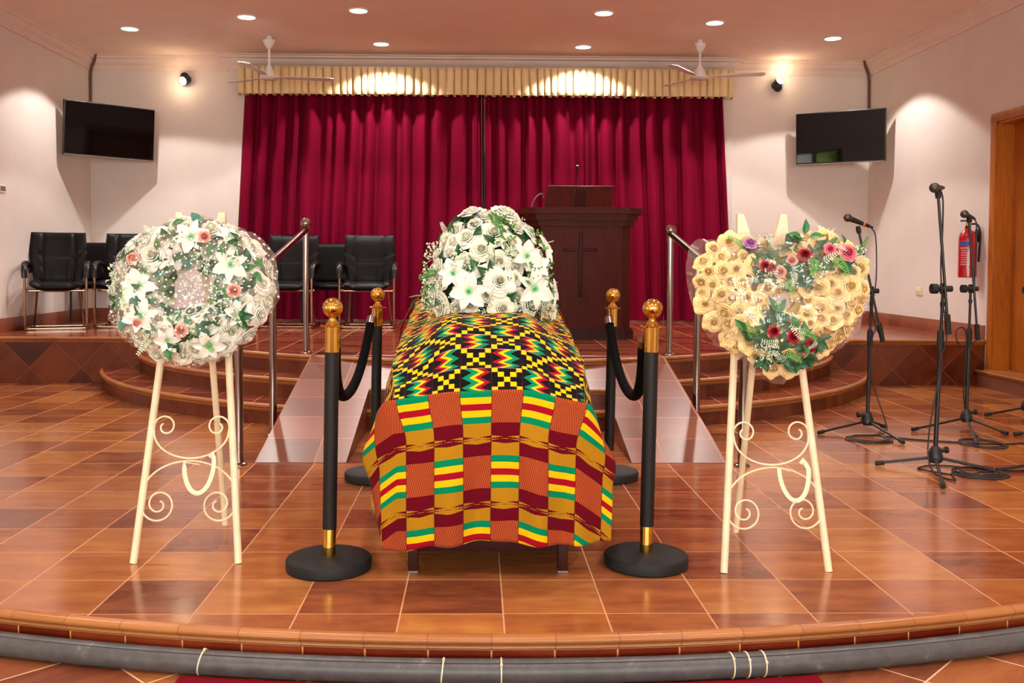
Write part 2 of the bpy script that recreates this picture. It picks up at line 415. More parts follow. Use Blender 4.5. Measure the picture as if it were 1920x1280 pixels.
# ================================================================ LIGHT
def spot(x, y, e, size=117, blend=.15, col=(1, .94, .87), z=ZC-.03, rad=.05):
    l = bpy.data.lights.new('downlight_lamp', 'SPOT'); l.energy = e; l.spot_size = R(size); l.spot_blend = blend; l.color = col; l.shadow_soft_size = rad
    o = bpy.data.objects.new('downlight_lamp', l); COL.objects.link(o); o.location = (x, y, z); return o
M_lamp = emit('lit_lamp', (255, 246, 232), 14)
proto = None
DL = [((-3.69, 10.385), 'recessed ceiling light at far left, nearest the left wall'), ((-2.33, 9.85), 'small recessed ceiling light in front of the left ceiling fan'), ((-1.17, 9.56), 'recessed ceiling light nearest the camera, left of centre'),
      ((-1.09, 11.0), 'recessed ceiling light over the left half of the valance'), ((1.2, 11.06), 'recessed ceiling light over the right half of the valance'), ((1.24, 9.57), 'recessed ceiling light nearest the camera, right of centre'),
      ((2.42, 9.91), 'small recessed ceiling light in front of the right ceiling fan'), ((3.87, 10.54), 'recessed ceiling light at far right, nearest the right wall')]
for k, ((x, y), lab) in enumerate(DL):
    if not proto:
        proto = thing('ceiling_light', lab, 'ceiling light', (x, y, ZC))
        b = MB(); b.lathe([(.082, -.001), (.105, -.001), (.108, -.006), (.102, -.012), (.088, -.012), (.082, -.006), (.082, -.001)], 32); b.obj('trim_ring', M_white, proto)
        b = MB(); b.lathe([(0, -.009), (.083, -.009), (.083, -.002), (0, -.002)], 32); b.obj('lens', M_lamp, proto)
        o = proto
    else: o = copy_tree(proto)
    o.location = (x, y, ZC); tag(o, lab, 'ceiling light', 'recessed ceiling lights')
    spot(x, y, 150, 128 if k in (3, 4) else 117, .2 if k in (3, 4) else .15)
# ================================================================ CURTAINS
def cloth_mat(name, c, var=.05, rough=.85, sheen=.2, scale=60):
    t = NT(name); v = t.xyz('Object'); f = t.noise(t.combine('x*1', 'y*1', 'z*0.06'), 5); c = lin(c)
    t.base(t.ramp(f, [(.3, tuple(k*(1-var*2) for k in c[:3])+(1,)), (.7, tuple(min(1, k*(1+var*2)) for k in c[:3])+(1,))])); t.set(rough=rough, sheen=sheen, spec=.12)
    return t.m
M_crimson = cloth_mat('crimson_curtain_cloth', (116, 0, 38), sheen=0, rough=.9); M_gold = cloth_mat('gold_valance_cloth', (236, 210, 160), rough=.6, sheen=.1)
rc = random.Random(11)
def folds(x0, x1, wmin, wmax):
    """random pleat widths -> list of (start, width, depth, skew)"""
    out = []; x = x0
    while x < x1-.02:
        w = min(rc.uniform(wmin, wmax), x1-x); out.append((x, w, rc.uniform(.5, 1), rc.uniform(.3, .7))); x += w+rc.uniform(.002, .02)
    return out
def curtain(xt0, xt1, xb0, xb1, name, label):
    F = folds(0, 1, .036, .078)
    def fold(s):
        for a, w, d, k in F:
            if s < a: return 0
            if s <= a+w+1e-9:
                t = (s-a)/w; t = t/k*.5 if t < k else .5+(t-k)/(1-k)*.5
                return d*(max(0, math.sin(PI*t))**.85)
        return 0
    fs = [fold(i/420) for i in range(421)]
    def fn(u, v):
        x = (xt0+(xt1-xt0)*u)*(1-v)+(xb0+(xb1-xb0)*u)*v
        amp = .145*(1-.2*v); wob = .012*math.sin(7*u*PI+4*v)*v
        x += .02*math.sin(19*u+2.2*v)*v
        return (x, 11.675-amp*fs[round(u*420)]+wob, 3.40-2.955*v)
    b = MB(); b.grid(fn, 420, 10)
    o = b.obj(name, M_crimson, sharp=-1); tag(o, label, 'curtain', 'stage curtains'); return o
curtain(-2.77, .045, -2.96, .05, 'stage_curtain', 'left half of the crimson pleated curtain, behind the row of chairs')
curtain(.052, 2.94, .058, 3.09, 'stage_curtain', 'right half of the crimson pleated curtain, behind the wooden lectern')
b = MB()
pts = [(-2.80, 11.58), (-2.80, 11.47)]; x = -2.80
while x < 2.95:
    w = rc.uniform(.052, .086); g = rc.uniform(.013, .024)
    pts += [(x, 11.428), (x+w*.5, 11.420), (x+w, 11.428), (x+w-.012, 11.505), (x+w+g*.5, 11.512), (x+w+g+.012, 11.505)]; x += w+g
pts += [(x, 11.44), (x+.06, 11.45), (x+.06, 11.58)]
jit = [rc.uniform(-.012, .012) for _ in pts]
for i in range(3, len(jit)-3): 
    if (i-2) % 6 in (0, 1, 2): jit[i] = jit[2+((i-2)//6)*6]*.7
V = []; FQ = []
for k in range(7):
    v = k/6
    for (px, py), j in zip(pts, jit): V.append((px+j*v*1.2, py-(.02*v if py < 11.5 else 0), 3.425-(.325+j*.5)*v))
n = len(pts)
for k in range(6):
    for i in range(n-1): FQ.append((k*n+i, k*n+i+1, (k+1)*n+i+1, (k+1)*n+i))
b.add(V, FQ); o = b.obj('valance', M_gold, sharp=-1); tag(o, 'gold box pleated valance hanging above the crimson curtains', 'valance')
md = o.modifiers.new('thickness', 'SOLIDIFY'); md.thickness = .006
a0, a1 = at(909, 200, 11.42), at(911, 285, 11.42); a2 = at(911, 440, 11.42)
t = thing('hanging_rod', 'thin grey rod hanging in front of the gap between the curtains', 'rod', (a0.x, 11.527, 3.12))
b = MB(); b.tube([(0, 0, .3), (0, 0, a1.z-3.12)], .012); b.obj('rod', M_steel, t)
b = MB(); b.tube([(0, 0, a1.z-3.12+.02), (0, 0, a2.z-3.12)], .009); b.cyl((0, 0, a1.z-3.13), .015, .04, 12); b.obj('cord', M_black, t)

# ================================================================ TELEVISIONS, LAMPS, FANS, WALL FITTINGS
M_screen = NT('television_glass'); M_screen.base(lin((6, 5, 6))); M_screen.set(rough=.03, spec=.28, coat=.0); M_screen = M_screen.m
M_grey = simple('grey_plastic', (120, 112, 108), .4); M_cable_brown = simple('brown_cable', (112, 70, 50), .6)
def television(pl, pr, zt, zb, label, wallpt):
    c = (pl+pr)/2; d = pr-pl; w = d.length; a = math.atan2(d.y, d.x)
    t = thing('television', label, 'television', (c.x, c.y, (zt+zb)/2), a, 'flat wall televisions'); t.rotation_euler = (R(4.5), 0, a); h = zt-zb
    b = MB(); b.box((0, .022, 0), (w, .044, h), .006); b.obj('case', M_black, t)
    b = MB(); b.box((0, -.001, .006), (w-.022, .006, h-.034)); b.obj('screen', M_screen, t)
    b = MB(); b.box((0, -.002, -h/2+.006), (w-.01, .008, .01)); b.obj('lower_bezel', M_grey, t)
    b = MB(); b.box((0, .06, 0), (.3, .04, .3), .004); b.box((0, .16, .02), (.06, .22, .06)); b.box((0, .16, -.05), (.05, .2, .04)); b.obj('wall_bracket', M_black, t)
television(Vector((-4.57, 10.80, 0)), Vector((-3.83, 11.56, 0)), 2.92, 2.315, 'black flat television in the left corner above the chairs', None)
television(Vector((3.80, 11.50, 0)), Vector((4.66, 10.98, 0)), 2.92, 2.315, 'black flat television in the right corner above the microphones', None)
b = MB(); b.tube(bez([(XL+.13, YB-.13, 3.60), (XL+.10, YB-.10, 3.53), (XL+.03, YB-.03, 3.42), (XL+.02, YB-.02, 3.2), (XL+.02, YB-.02, 2.45)]), .014, 8)
tag(b.obj('television_cable', M_cable_brown), 'brown cable running down the left corner to the television', 'cable')
b = MB(); b.tube(bez([(XR-.13, YB-.13, 3.60), (XR-.10, YB-.10, 3.53), (XR-.03, YB-.03, 3.42), (XR-.02, YB-.02, 3.2), (XR-.02, YB-.02, 2.45)]), .014, 8)
tag(b.obj('television_cable', M_cable_brown), 'brown cable running down the right corner to the television', 'cable')
M_bulb = emit('warm_bulb', (255, 236, 205), 18)
def wall_lamp(px, py, aim, body, label):
    p = at(px, py, YB-.10); t = thing('wall_spotlight', label, 'wall lamp', p, 0, 'wall spotlights')
    q = Vector(aim).normalized().to_track_quat('Z', 'Y').to_matrix().to_4x4()
    b = MB(); b.lathe([(0, -.13), (.045, -.13), (.052, -.12), (.054, .0), (.05, .0), (.05, -.02), (0, -.02)], 24, (0, 0, 0), q); b.obj('can', M_black, t)
    b = MB(); b.lathe([(0, .012), (.03, .008), (.049, -.006), (0, -.015)], 24, (0, 0, 0), q); b.obj('bulb', M_bulb, t)
    b = MB(); b.cyl((0, .10, body), .05, .02, 20, Matrix.Rotation(PI/2, 4, 'X')); b.tube([(0, .09, body), (0, .03, body*.6), tuple(q @ Vector((0, 0, -.1)))], .012); b.obj('wall_plate', M_black, t)
    l = bpy.data.lights.new('wall_lamp_glow', 'POINT'); l.energy = 3; l.color = (1, .78, .5); l.shadow_soft_size = .04
    o = bpy.data.objects.new('wall_lamp_glow', l); COL.objects.link(o); o.location = p+Vector(aim).normalized()*.09
wall_lamp(342, 152, (-.25, -.9, -.35), .07, 'black wall spotlight with lit bulb above the left television')
wall_lamp(1463, 151, (.25, -.85, .45), -.07, 'black wall spotlight with lit bulb beside the right ceiling fan')
def fan(px, rot, label):
    p = at(px, 141, 10.7); h = ZC-p.z
    t = thing('ceiling_fan', label, 'ceiling fan', (p.x, 10.7, ZC), 0, 'white ceiling fans')
    b = MB(); b.lathe([(0, -.0), (.03, -.0), (.03, -.03), (.066, -.04), (.068, -.055), (.05, -.09), (.022, -.135), (.0, -.14)], 24); b.obj('ceiling_cup', M_white, t)
    b = MB(); b.tube([(0, 0, -.1), (0, 0, -h+.08)], .013, 12); b.obj('rod', M_white, t)
    b = MB(); b.lathe([(0, -h+.11), (.02, -h+.11), (.03, -h+.09), (.055, -h+.04), (.072, -h+.005), (.073, -h-.012), (.104, -h-.016), (.106, -h-.03), (.085, -h-.045), (.03, -h-.053), (0, -h-.053)], 32); b.obj('motor_housing', M_white, t)
    for k in range(3):
        a = rot+k*2*PI/3; M = Matrix.Translation((0, 0, -h-.022)) @ Matrix.Rotation(a, 4, 'Z') @ Matrix.Rotation(R(-7), 4, 'X')
        b = MB(); b.box((.14, 0, 0), (.12, .05, .006), 0, None); poly = [(.19, -.045), (.66, -.068), (.70, -.05), (.71, .02), (.68, .06), (.19, .045)]
        b.prism(poly, -.003, .003); b.v = [tuple(M @ Vector(v)+Vector((0, 0, .03*(Vector(v).x)))) for v in b.v]; b.obj('blade', M_white, t, sharp=40)
fan(505, R(20), 'white three bladed ceiling fan in front of the left end of the valance')
fan(1312, R(-8), 'white three bladed ceiling fan in front of the right end of the valance')
M_switch = simple('cream_switch_plate', (224, 204, 170), .4)
p = onx(4, 353, XL+.006)
t = thing('light_switch', 'white switch plate with rockers on the left wall at the picture edge', 'switch', p)
b = MB(); b.box((0, 0, 0), (.012, .14, .085), .004); b.obj('plate', M_white, t)
for y in (-.035, 0, .035): b = MB(); b.box((.009, y, 0), (.008, .022, .045), .002); b.obj('rocker', M_grey, t)
p = onx(1723, 546, XR-.006)
t = thing('wall_socket', 'small cream socket plate low on the right wall beside the microphones', 'socket', p)
b = MB(); b.box((0, 0, 0), (.012, .14, .09), .004); b.obj('plate', M_switch, t)
b = MB(); b.box((-.009, 0, .012), (.008, .03, .04), .002); b.obj('switch_rocker', M_white, t)

# fire extinguisher hanging on the right wall
M_red = simple('extinguisher_red', (176, 14, 30), .25, var=.02, coat=.5); M_label = simple('pale_print', (214, 160, 160), .5); M_blue = simple('blue_label', (40, 84, 170), .5)
pe = onx(1813, 520, XR-.11)
t = thing('fire_extinguisher', 'red fire extinguisher with blue label hanging on the right wall', 'fire extinguisher', pe)
b = MB(); b.lathe([(0, 0), (.075, 0), (.083, .008), (.083, .36), (.078, .40), (.06, .435), (.03, .452), (.026, .47), (0, .47)], 32); b.obj('cylinder', M_red, t)
b = MB(); b.lathe([(.0, .465), (.026, .465), (.026, .49), (.016, .495), (.016, .53), (0, .53)], 16); b.box((-.02, 0, .54), (.11, .02, .014), .004); b.box((-.02, 0, .575), (.11, .02, .012), .004, Matrix.Rotation(.25, 4, 'Y')); b.obj('valve_handle', M_black, t)
b = MB(); b.tube(bez([(.02, -.02, .51), (.06, -.06, .5), (.09, -.05, .4), (.092, -.03, .15)]), .009, 8); b.obj('hose', M_black, t)
def band(z0, z1, a0, a1, r): 
    b = MB(); b.grid(lambda u, v: (r*math.cos(a0+(a1-a0)*u), r*math.sin(a0+(a1-a0)*u), z0+(z1-z0)*v), 14, 1); return b
band(.30, .345, R(-165), R(-100), .0838).obj('blue_label', M_blue, t, sharp=0)
b = band(.275, .285, R(-165), R(-115), .0838)
for k in range(7): b.grid(lambda u, v: (.0838*math.cos(R(-160+38*u)), .0838*math.sin(R(-160+38*u)), .12+k*.022+.008*v), 8, 1)
b.obj('printed_text', M_label, t, sharp=0)
band(.1, .108, R(-180), R(180), .0842).obj('strap', M_black, t, sharp=0)
b = MB(); b.box((.095, 0, .40), (.02, .06, .12)); b.obj('wall_hook', M_black, t)
b = MB(); b.cyl((-.02, -.025, .51), .018, .012, 14, Matrix.Rotation(PI/2, 4, 'X')); b.obj('safety_pin', simple('yellow_plastic', (230, 190, 30), .4), t)

# ================================================================ CHAIRS
M_leather = simple('black_leather', (9, 8, 9), .42, var=.08, scale=30, bump=.05, spec=.18); M_pad = simple('black_arm_pad', (20, 18, 18), .35)
M_chrome = simple('bronze_chrome', (186, 150, 128), .18, 1.0, .02); M_leg = simple('black_tube', (26, 22, 22), .3)
def cushion(fn, W, H, T, nu=28, nv=28, ex=5, ey=6):
    """closed cushion: front and back grids; fn(x, y, z) bends it; x across, y up, z thickness; z detail by seam()"""
    b = MB()
    def half(s):
        def f(u, v):
            a = 2*u-1; c = 2*v-1
            a = math.copysign(1-(1-abs(a))**1.6, a); c = math.copysign(1-(1-abs(c))**1.6, c)
            k = max(0, 1-abs(a)**ex)**.5*max(0, 1-abs(c)**ey)**.5
            return fn(a, c, s*T*k)
        return f
    b.grid(half(1), nu, nv); b.grid(half(-1), nu, nv); return b
def make_chair(label):
    t = thing('armchair', label, 'chair')
    def seat(a, c, z):
        y = c*.27; d = 0
        if z > 0: d = -.012*math.exp(-((abs(a)-.62)/.07)**2)
        return (a*(.255-.012*abs(c)), y-.02, .45+z*.8+d+(.035*max(0, abs(a)-.55)/.45)-.05*max(0, -c-.4)**2)
    cushion(seat, 1, 1, .062).obj('seat', M_leather, t, sharp=-1)
    def back(a, c, z):
        v = (c+1)/2; w = .235+.045*sst(v*1.6)-.012*sst((v-.6)/.4)
        d = 0
        if z < 0:
            d += .016*math.exp(-((abs(a)-.56)/.05)**2)
            if abs(a) < .56: d += .014*math.exp(-((v-.47)/.025)**2)+(.008*math.cos(a*22)**6 if v < .46 else 0)
            else: d += .010*math.exp(-((v-.55-.25*(abs(a)-.56))/.03)**2)+.006*math.exp(-((v-.30-.5*(abs(a)-.56))/.04)**2)
        return (a*w, .215+.13*v+.03*(v-.5)**2+z+d-.05*abs(a)**2.2, .46+.545*v)
    cushion(back, 1, 1, .05, 44, 40).obj('backrest', M_leather, t, sharp=-1)
    for s in (-1, 1):
        b = MB(); b.tube(bez([(s*.275, .25, .585), (s*.285, .20, .66), (s*.29, .0, .685), (s*.29, -.17, .675), (s*.288, -.245, .63), (s*.285, -.262, .53)], 6), .026, 10, flat=(.75, 1.1)); b.obj('arm_pad', M_pad, t)
        b = MB(); b.tube(bez([(s*.288, -.235, .66), (s*.285, -.258, .5), (s*.285, -.258, .10), (s*.285, -.245, .03), (s*.285, -.19, .018), (s*.285, .2, .018), (s*.27, .28, .018)], 6), .0165, 10, flat=(1.1, .9)); b.obj('side_frame', M_chrome, t)
    b = MB(); b.tube([(-.27, .28, .018), (.27, .28, .018)], .014); b.tube([(-.285, -.17, .018), (.285, -.17, .018)], .01); b.tube([(-.20, .12, .40), (-.24, .26, .02)], .012); b.tube([(.20, .12, .40), (.24, .26, .02)], .012); b.tube([(-.285, -.1, .40), (.285, -.1, .40)], .014); b.obj('cross_bars', M_chrome, t)
    return t
def make_low_chair(label):
    t = thing('side_chair', label, 'chair')
    cushion(lambda a, c, z: (a*.24, c*.24-.02, .43+z), 1, 1, .045, 20, 20).obj('seat', M_leather, t, sharp=-1)
    cushion(lambda a, c, z: (a*(.225+.01*c), .235+.06*(c+1)/2+z-.02*a*a, .695+.225*c), 1, 1, .032, 24, 24, 7, 7).obj('backrest', M_leather, t, sharp=-1)
    b = MB(); b.box((0, .235, .45), (.3, .02, .12), .005); b.obj('back_bracket', M_leg, t)
    for s in (-1, 1):
        b = MB(); b.tube(bez([(s*.25, .24, .58), (s*.255, .1, .635), (s*.255, -.15, .63), (s*.255, -.21, .58)], 6), .018, 8); b.obj('arm_pad', M_pad, t)
        for y0, y1 in ((-.21, -.23), (.2, .25)):
            b = MB(); b.tube([(s*.25, y0, .60 if y0 < 0 else .5), (s*.25, y1, .0)], .013, 8); b.obj('leg', M_leg, t)
    return t
G1, G2 = 'black leather armchairs on the dais', 'low backed black chairs behind the armchairs'
ch = make_chair('black leather armchair at far left, against the left wall below the television'); ch['group'] = G1; ch.location = (-4.33, 10.03, ZD); ch.rotation_euler.z = R(20)
for x, y, a, lab in ((-3.72, 10.35, 10, 'black leather armchair half hidden behind the white flower wreath'), (-2.02, 10.42, 0, 'black leather armchair behind the left handrail post'), (-1.17, 10.42, 3, 'black leather armchair in front of the curtain, nearest the casket')):
    o = copy_tree(ch); o.location = (x, y, ZD); o.rotation_euler.z = R(a); o['label'] = lab
lc = make_low_chair('low backed black chair near the left corner, between two armchairs'); lc['group'] = G2; lc.location = (-4.38, 11.25, ZD); lc.rotation_euler.z = R(8)
for x, y, a, lab in ((-2.62, 11.05, 0, 'low backed black chair peeking out right of the white wreath'), (-1.70, 10.98, 0, 'low backed black chair in the gap between two armchairs before the curtain')):
    o = copy_tree(lc); o.location = (x, y, ZD); o.rotation_euler.z = R(a); o['label'] = lab

# ================================================================ LECTERN
M_mahog = simple('dark_mahogany', (74, 21, 14), .45, var=.1, scale=7, stretch=(5, 5, .6), spec=.12); M_mahog2 = simple('darker_mahogany', (52, 15, 11), .5, var=.1, scale=7, stretch=(5, 5, .6), spec=.2)
LX, LY = .965, 8.92      # centre of the front face
t = thing('lectern', 'dark mahogany lectern with a carved cross, behind the casket flowers', 'lectern', (LX, LY, ZD))
def octo(w, d, c, y0=0): return [(-w/2, y0+c), (-w/2+c, y0), (w/2-c, y0), (w/2, y0+c), (w/2, y0+d), (-w/2, y0+d)]
b = MB(); b.prism(octo(.94, .62, .09), .09, 1.08); b.obj('body', M_mahog, t)
b = MB(); b.prism(octo(1.0, .68, .09, -.03), .0, .085); b.prism(octo(.97, .65, .09, -.015), .085, .10); b.obj('plinth', M_mahog2, t)
b = MB(); b.prism(octo(1.0, .68, .1, -.03), 1.05, 1.10); b.prism(octo(1.06, .72, .11, -.06), 1.10, 1.16); b.prism(octo(1.16, .80, .14, -.10), 1.16, 1.185); b.prism(octo(1.14, .78, .14, -.09), 1.185, 1.215); b.obj('cornice_top', M_mahog, t)
b = MB(); b.box((-.005, -.006, .69), (.032, .02, .60), .004); b.box((-.005, -.004, .83), (.31, .018, .03), .004); b.obj('cross', M_mahog2, t)
b = MB(); b.prism([(-.33, .08), (.30, .08), (.30, .42), (-.33, .42)], 1.215, 1.23)
b.add([(-.345, .10, 1.215), (.295, .10, 1.215), (.33, .165, 1.43), (-.30, .165, 1.43), (-.345, .12, 1.215), (.295, .12, 1.215), (.33, .19, 1.435), (-.30, .19, 1.435)], [(0, 1, 2, 3), (7, 6, 5, 4), (0, 4, 5, 1), (1, 5, 6, 2), (2, 6, 7, 3), (3, 7, 4, 0)])
b.v = [tuple(v) for v in b.v]; b.obj('reading_board', M_mahog, t)
b = MB()
for x in (-.06, -.03, 0, .03): b.tube([(x, .093+.005, 1.24), (x+.02, .152, 1.41)], .008, 8)
b.obj('carved_ornament', M_mahog2, t)
tm = thing('gooseneck_microphone', 'thin gooseneck microphone standing behind the lectern reading board', 'microphone', (LX-.005, LY+.33, ZD+1.215))
b = MB(); b.tube(bez([(0, 0, 0), (0, 0, .2), (0, .0, .33), (-.004, -.02, .38)]), .005, 8); b.cyl((0, 0, 0), .03, .015, 16); b.obj('neck', M_black, tm)
b = MB(); b.tube([(-.004, -.02, .375), (-.006, -.035, .42)], [.009, .012], 10); b.obj('capsule', M_black, tm)
tm = thing('cable', 'pale looped cable on the lectern top, left of the reading board', 'cable', (LX-.42, LY+.12, ZD+1.215))
b = MB(); b.tube(bez([(-.03, .02, .006), (-.025, .01, .05), (.01, .0, .11), (.06, .03, .14), (.08, .06, .10)]), .007, 8); b.obj('cord', M_grey, tm)

# ================================================================ HANDRAILS
M_rail = simple('brown_grip_rail', (140, 108, 102), .18, 1.0, .03)
def handrail(X, yb, zb, ym, yf, label):
    t = thing('handrail', label, 'handrail', (X, yb, ZD), 0, 'steel handrails beside the ramp'); o = Vector((X, yb, ZD))
    def P(x, y, z): return (x-o.x, y-o.y, z-o.z)
    zr = lambda y: 1.37-.19*(7.5-y)
    for y, z0, z1 in ((yb, ZD, zb-.075), (ym, 0, zr(ym)-.02), (yf, 0, zr(yf)-.01)):
        b = MB(); b.tube([P(X, y, z0), P(X, y, z1)], .0245, 16); b.obj('post', M_steel, t)
        b = MB(); b.lathe([(0, .016), (.03, .016), (.044, .008), (.045, 0), (0, 0)], 24, P(X, y, z0)); b.obj('foot_plate', M_steel, t)
    for y, z in ((yb, zb-.04), (yf, zr(yf)+.05)):
        b = MB(); b.lathe([(0, -.09), (.0285, -.09), (.0285, -.06), (.02, -.056), (.017, -.045), (.026, -.038), (.038, -.022), (.0405, 0), (.037, .02), (.025, .034), (0, .041)], 24, P(X, y, z)); b.obj('ball_finial', M_steel, t)
    b = MB(); b.tube([P(X, yb-.01, zr(yb)+.01), P(X, yf+.01, zr(yf))], .024, 16); b.obj('grip_rail', M_rail, t)
handrail(-1.325, 7.50, 1.475, 6.28, 5.38, 'steel handrail with ball finial left of the ramp, behind the white wreath')
handrail(1.495, 7.44, 1.435, 6.5, 5.36, 'steel handrail with ball finial right of the ramp, behind the heart wreath')

# ================================================================ ROPE BARRIERS
M_post = simple('satin_black_post', (22, 20, 21), .5, var=.03, spec=.3); M_base = simple('black_rubber_base', (26, 25, 27), .6, var=.06, scale=14, spec=.3); M_velvet = simple('black_velvet', (8, 7, 9), .95, spec=.1)
def make_stanchion(label):
    t = thing('stanchion', label, 'stanchion', group='black and brass rope stanchions'); S = Matrix.Rotation(R(.9), 4, 'Y')
    b = MB(); b.lathe([(0, 0), (.15, 0), (.157, .006), (.158, .036), (.154, .043), (.146, .047), (.03, .052), (0, .052)], 56); b.obj('base', M_base, t)
    b = MB(); b.lathe([(.0, .05), (.0245, .05), (.0245, .155), (0, .155)], 24, M=S); b.obj('lower_collar', M_brass, t)
    b = MB(); b.lathe([(0, .15), (.0262, .15), (.0262, .81), (0, .81)], 28, M=S); b.obj('pole', M_post, t)
    b = MB(); b.lathe([(0, .806), (.0268, .806), (.0268, .898), (.042, .899), (.044, .903), (.041, .906), (.026, .908), (.022, .914), (.013, .925), (.0115, .932), (.018, .936), (.018, .939), (.0, .94)], 32, M=S); b.obj('upper_collar', M_brass, t)
    b = MB(); b.lathe([(.0375*math.sin(PI*k/18), .9685-.0375*math.cos(PI*k/18)) for k in range(19)], 32, M=S); b.obj('ball_finial', M_brass, t)
    return t
SP = [(-.545, 3.553, 'rope stanchion at front left, beside the draped casket foot'), (.642, 3.59, 'rope stanchion at front right, beside the draped casket foot'), (-.53, 5.02, 'rope stanchion at back left, at the foot of the ramp'), (.70, 5.05, 'rope stanchion at back right, in front of the lectern')]
st = make_stanchion(SP[0][2]); st.location = (SP[0][0], SP[0][1], 0)
for x, y, lab in SP[1:]: o = copy_tree(st); o.location = (x, y, 0); o['label'] = lab
def rope(a, b_, sag, mid, label):
    t = thing('velvet_rope', label, 'rope', a, 0, 'velvet barrier ropes'); A = Vector(a); B = Vector(b_)
    P = []
    for k in range(41):
        s = k/40; p = A.lerp(B, s); c = (math.cosh(3.0*(2*s-1))-math.cosh(3.0))/(1-math.cosh(3.0)); p.z -= sag*c; p.x += mid*c; P.append(p-A)
    for s, e in ((0, 1), (40, -1)):
        d = (P[s+e*4]-P[s]).normalized(); b = MB(); b.tube([P[s]+d*.012, P[s]+d*.016, P[s]+d*.06], [.01, .0235, .0235], 14); b.obj('end_cap', M_steel, t)
        b = MB(); b.tube(bez([P[s]+Vector((0, 0, .025)), P[s]+Vector((.006, 0, .03)), P[s]+d*.014]), .004, 8); b.obj('hook', M_steel, t)
    b = MB(); b.tube(P[1:-1], .0225, 14); b.obj('rope_cover', M_velvet, t)
rope((-.528, 3.60, .865), (-.54, 4.975, .862), .31, -.035, 'black velvet rope sagging between the two left stanchions')
rope((.632, 3.635, .865), (.685, 5.005, .862), .31, .03, 'black velvet rope sagging between the two right stanchions')

# ================================================================ EASELS
M_cream = simple('chipped_cream_paint', (236, 216, 182), .42, var=.03, scale=18)
LEAN = math.atan(.23/1.32)
def spiral(c, r0, r1, a0, turns, n=44): return [(c[0]+(r0+(r1-r0)*k/n)*math.cos(a0+turns*2*PI*k/n), c[1]+(r0+(r1-r0)*k/n)*math.sin(a0+turns*2*PI*k/n)) for k in range(n+1)]
def make_easel(label):
    t = thing('flower_easel', label, 'easel', group='cream metal flower easels')
    def PL(u, v, out=0): return (u, .23*v/1.32-out, v)       # plane of the two front legs
    for s in (-1, 1):
        b = MB(); b.tube([PL(s*.197, 0), PL(s*.085, 1.28)], .0138, 14); b.obj('leg', M_cream, t)
        b = MB(); b.tube([PL(s*.197, -.001), PL(s*.196, .012)], .0125, 12); b.obj('rubber_tip', M_black, t)
        c = s*.085; vs = [PL(c-s*.012, 1.33, .012), PL(c+s*.012, 1.33, .012), PL(c+s*.016, 1.22, .012), PL(c-s*.045, 1.22, .012)]; vs += [(x, y+.024, z) for x, y, z in vs]
        b = MB(); b.add(vs, [(0, 1, 2, 3), (7, 6, 5, 4), (0, 4, 5, 1), (1, 5, 6, 2), (2, 6, 7, 3), (3, 7, 4, 0)]); b.obj('leg_head', M_cream, t)
        u = s*(.197-.112*.80/1.28); b = MB()      # bracket that carries the wreath
        b.tube([PL(u, .775, 0), PL(u-s*.035, .80, .02), PL(u-s*.03, .815, .10)], .010, 8); b.tube([PL(u-s*.03, .812, .10), PL(u-s*.034, .865, .105)], .010, 8); b.obj('support_peg', M_cream, t)
        up = [(0, 0)]+[( .142*math.sin(PI/2*k/14), .10-.10*math.cos(PI/2*k/14)) for k in range(1, 14)]+spiral((.099, .118), .046, .014, -.35, 1.2)
        b = MB(); b.tube([PL(s*x, .385+y, .004) for x, y in up], .0036, 8); b.obj('upper_scroll', M_cream, t)
        lo = [(0, 0)]+[(.178*math.sin(PI/2*k/14), -.13+.13*math.cos(PI/2*k/14)) for k in range(1, 14)]+spiral((.112, -.160), .070, .012, .40, -1.75, 64)
        b = MB(); b.tube([PL(s*x, .375+y, .004) for x, y in lo], .0036, 8); b.obj('lower_scroll', M_cream, t)
    b = MB(); b.tube([(0.01, .215, 1.22), (0.01, .53, 0)], .0132, 14); b.obj('rear_leg', M_cream, t)
    b = MB(); b.tube([PL(-.09, 1.215), PL(.09, 1.215)], .011, 10); b.obj('cross_bar', M_cream, t)
    b = MB(); b.tube([PL(-.12, .93), PL(.12, .93)], .009, 8); b.obj('cross_bar', M_cream, t)
    U = [(0.0+.004*k, -.02-.048+.048*math.cos(PI*k/16)-.0, .36-.105*math.sin(PI*k/16)) for k in range(17)]
    b = MB(); b.tube([(.045-.05*math.sin(0), .02, .37)]+[(-.0+.055*(1-math.cos(PI*k/18)), -.01-.05*math.sin(PI*k/18)*.6, .385-.11*math.sin(PI*k/18)) for k in range(19)]+[(.105, .005, .40), (.098, .012, .415), (.088, .01, .40)], .0085, 8, flat=(.3, 1.0)); b.obj('ribbon_hook', M_cream, t)
    return t
ea = make_easel('cream three legged easel at left, holding the white wreath'); ea.location = (-1.092, 3.615, 0)
eb = copy_tree(ea); eb.location = (1.112, 3.505, 0); eb['label'] = 'cream three legged easel at right, holding the heart shaped wreath'; eb.rotation_euler.z = R(2)

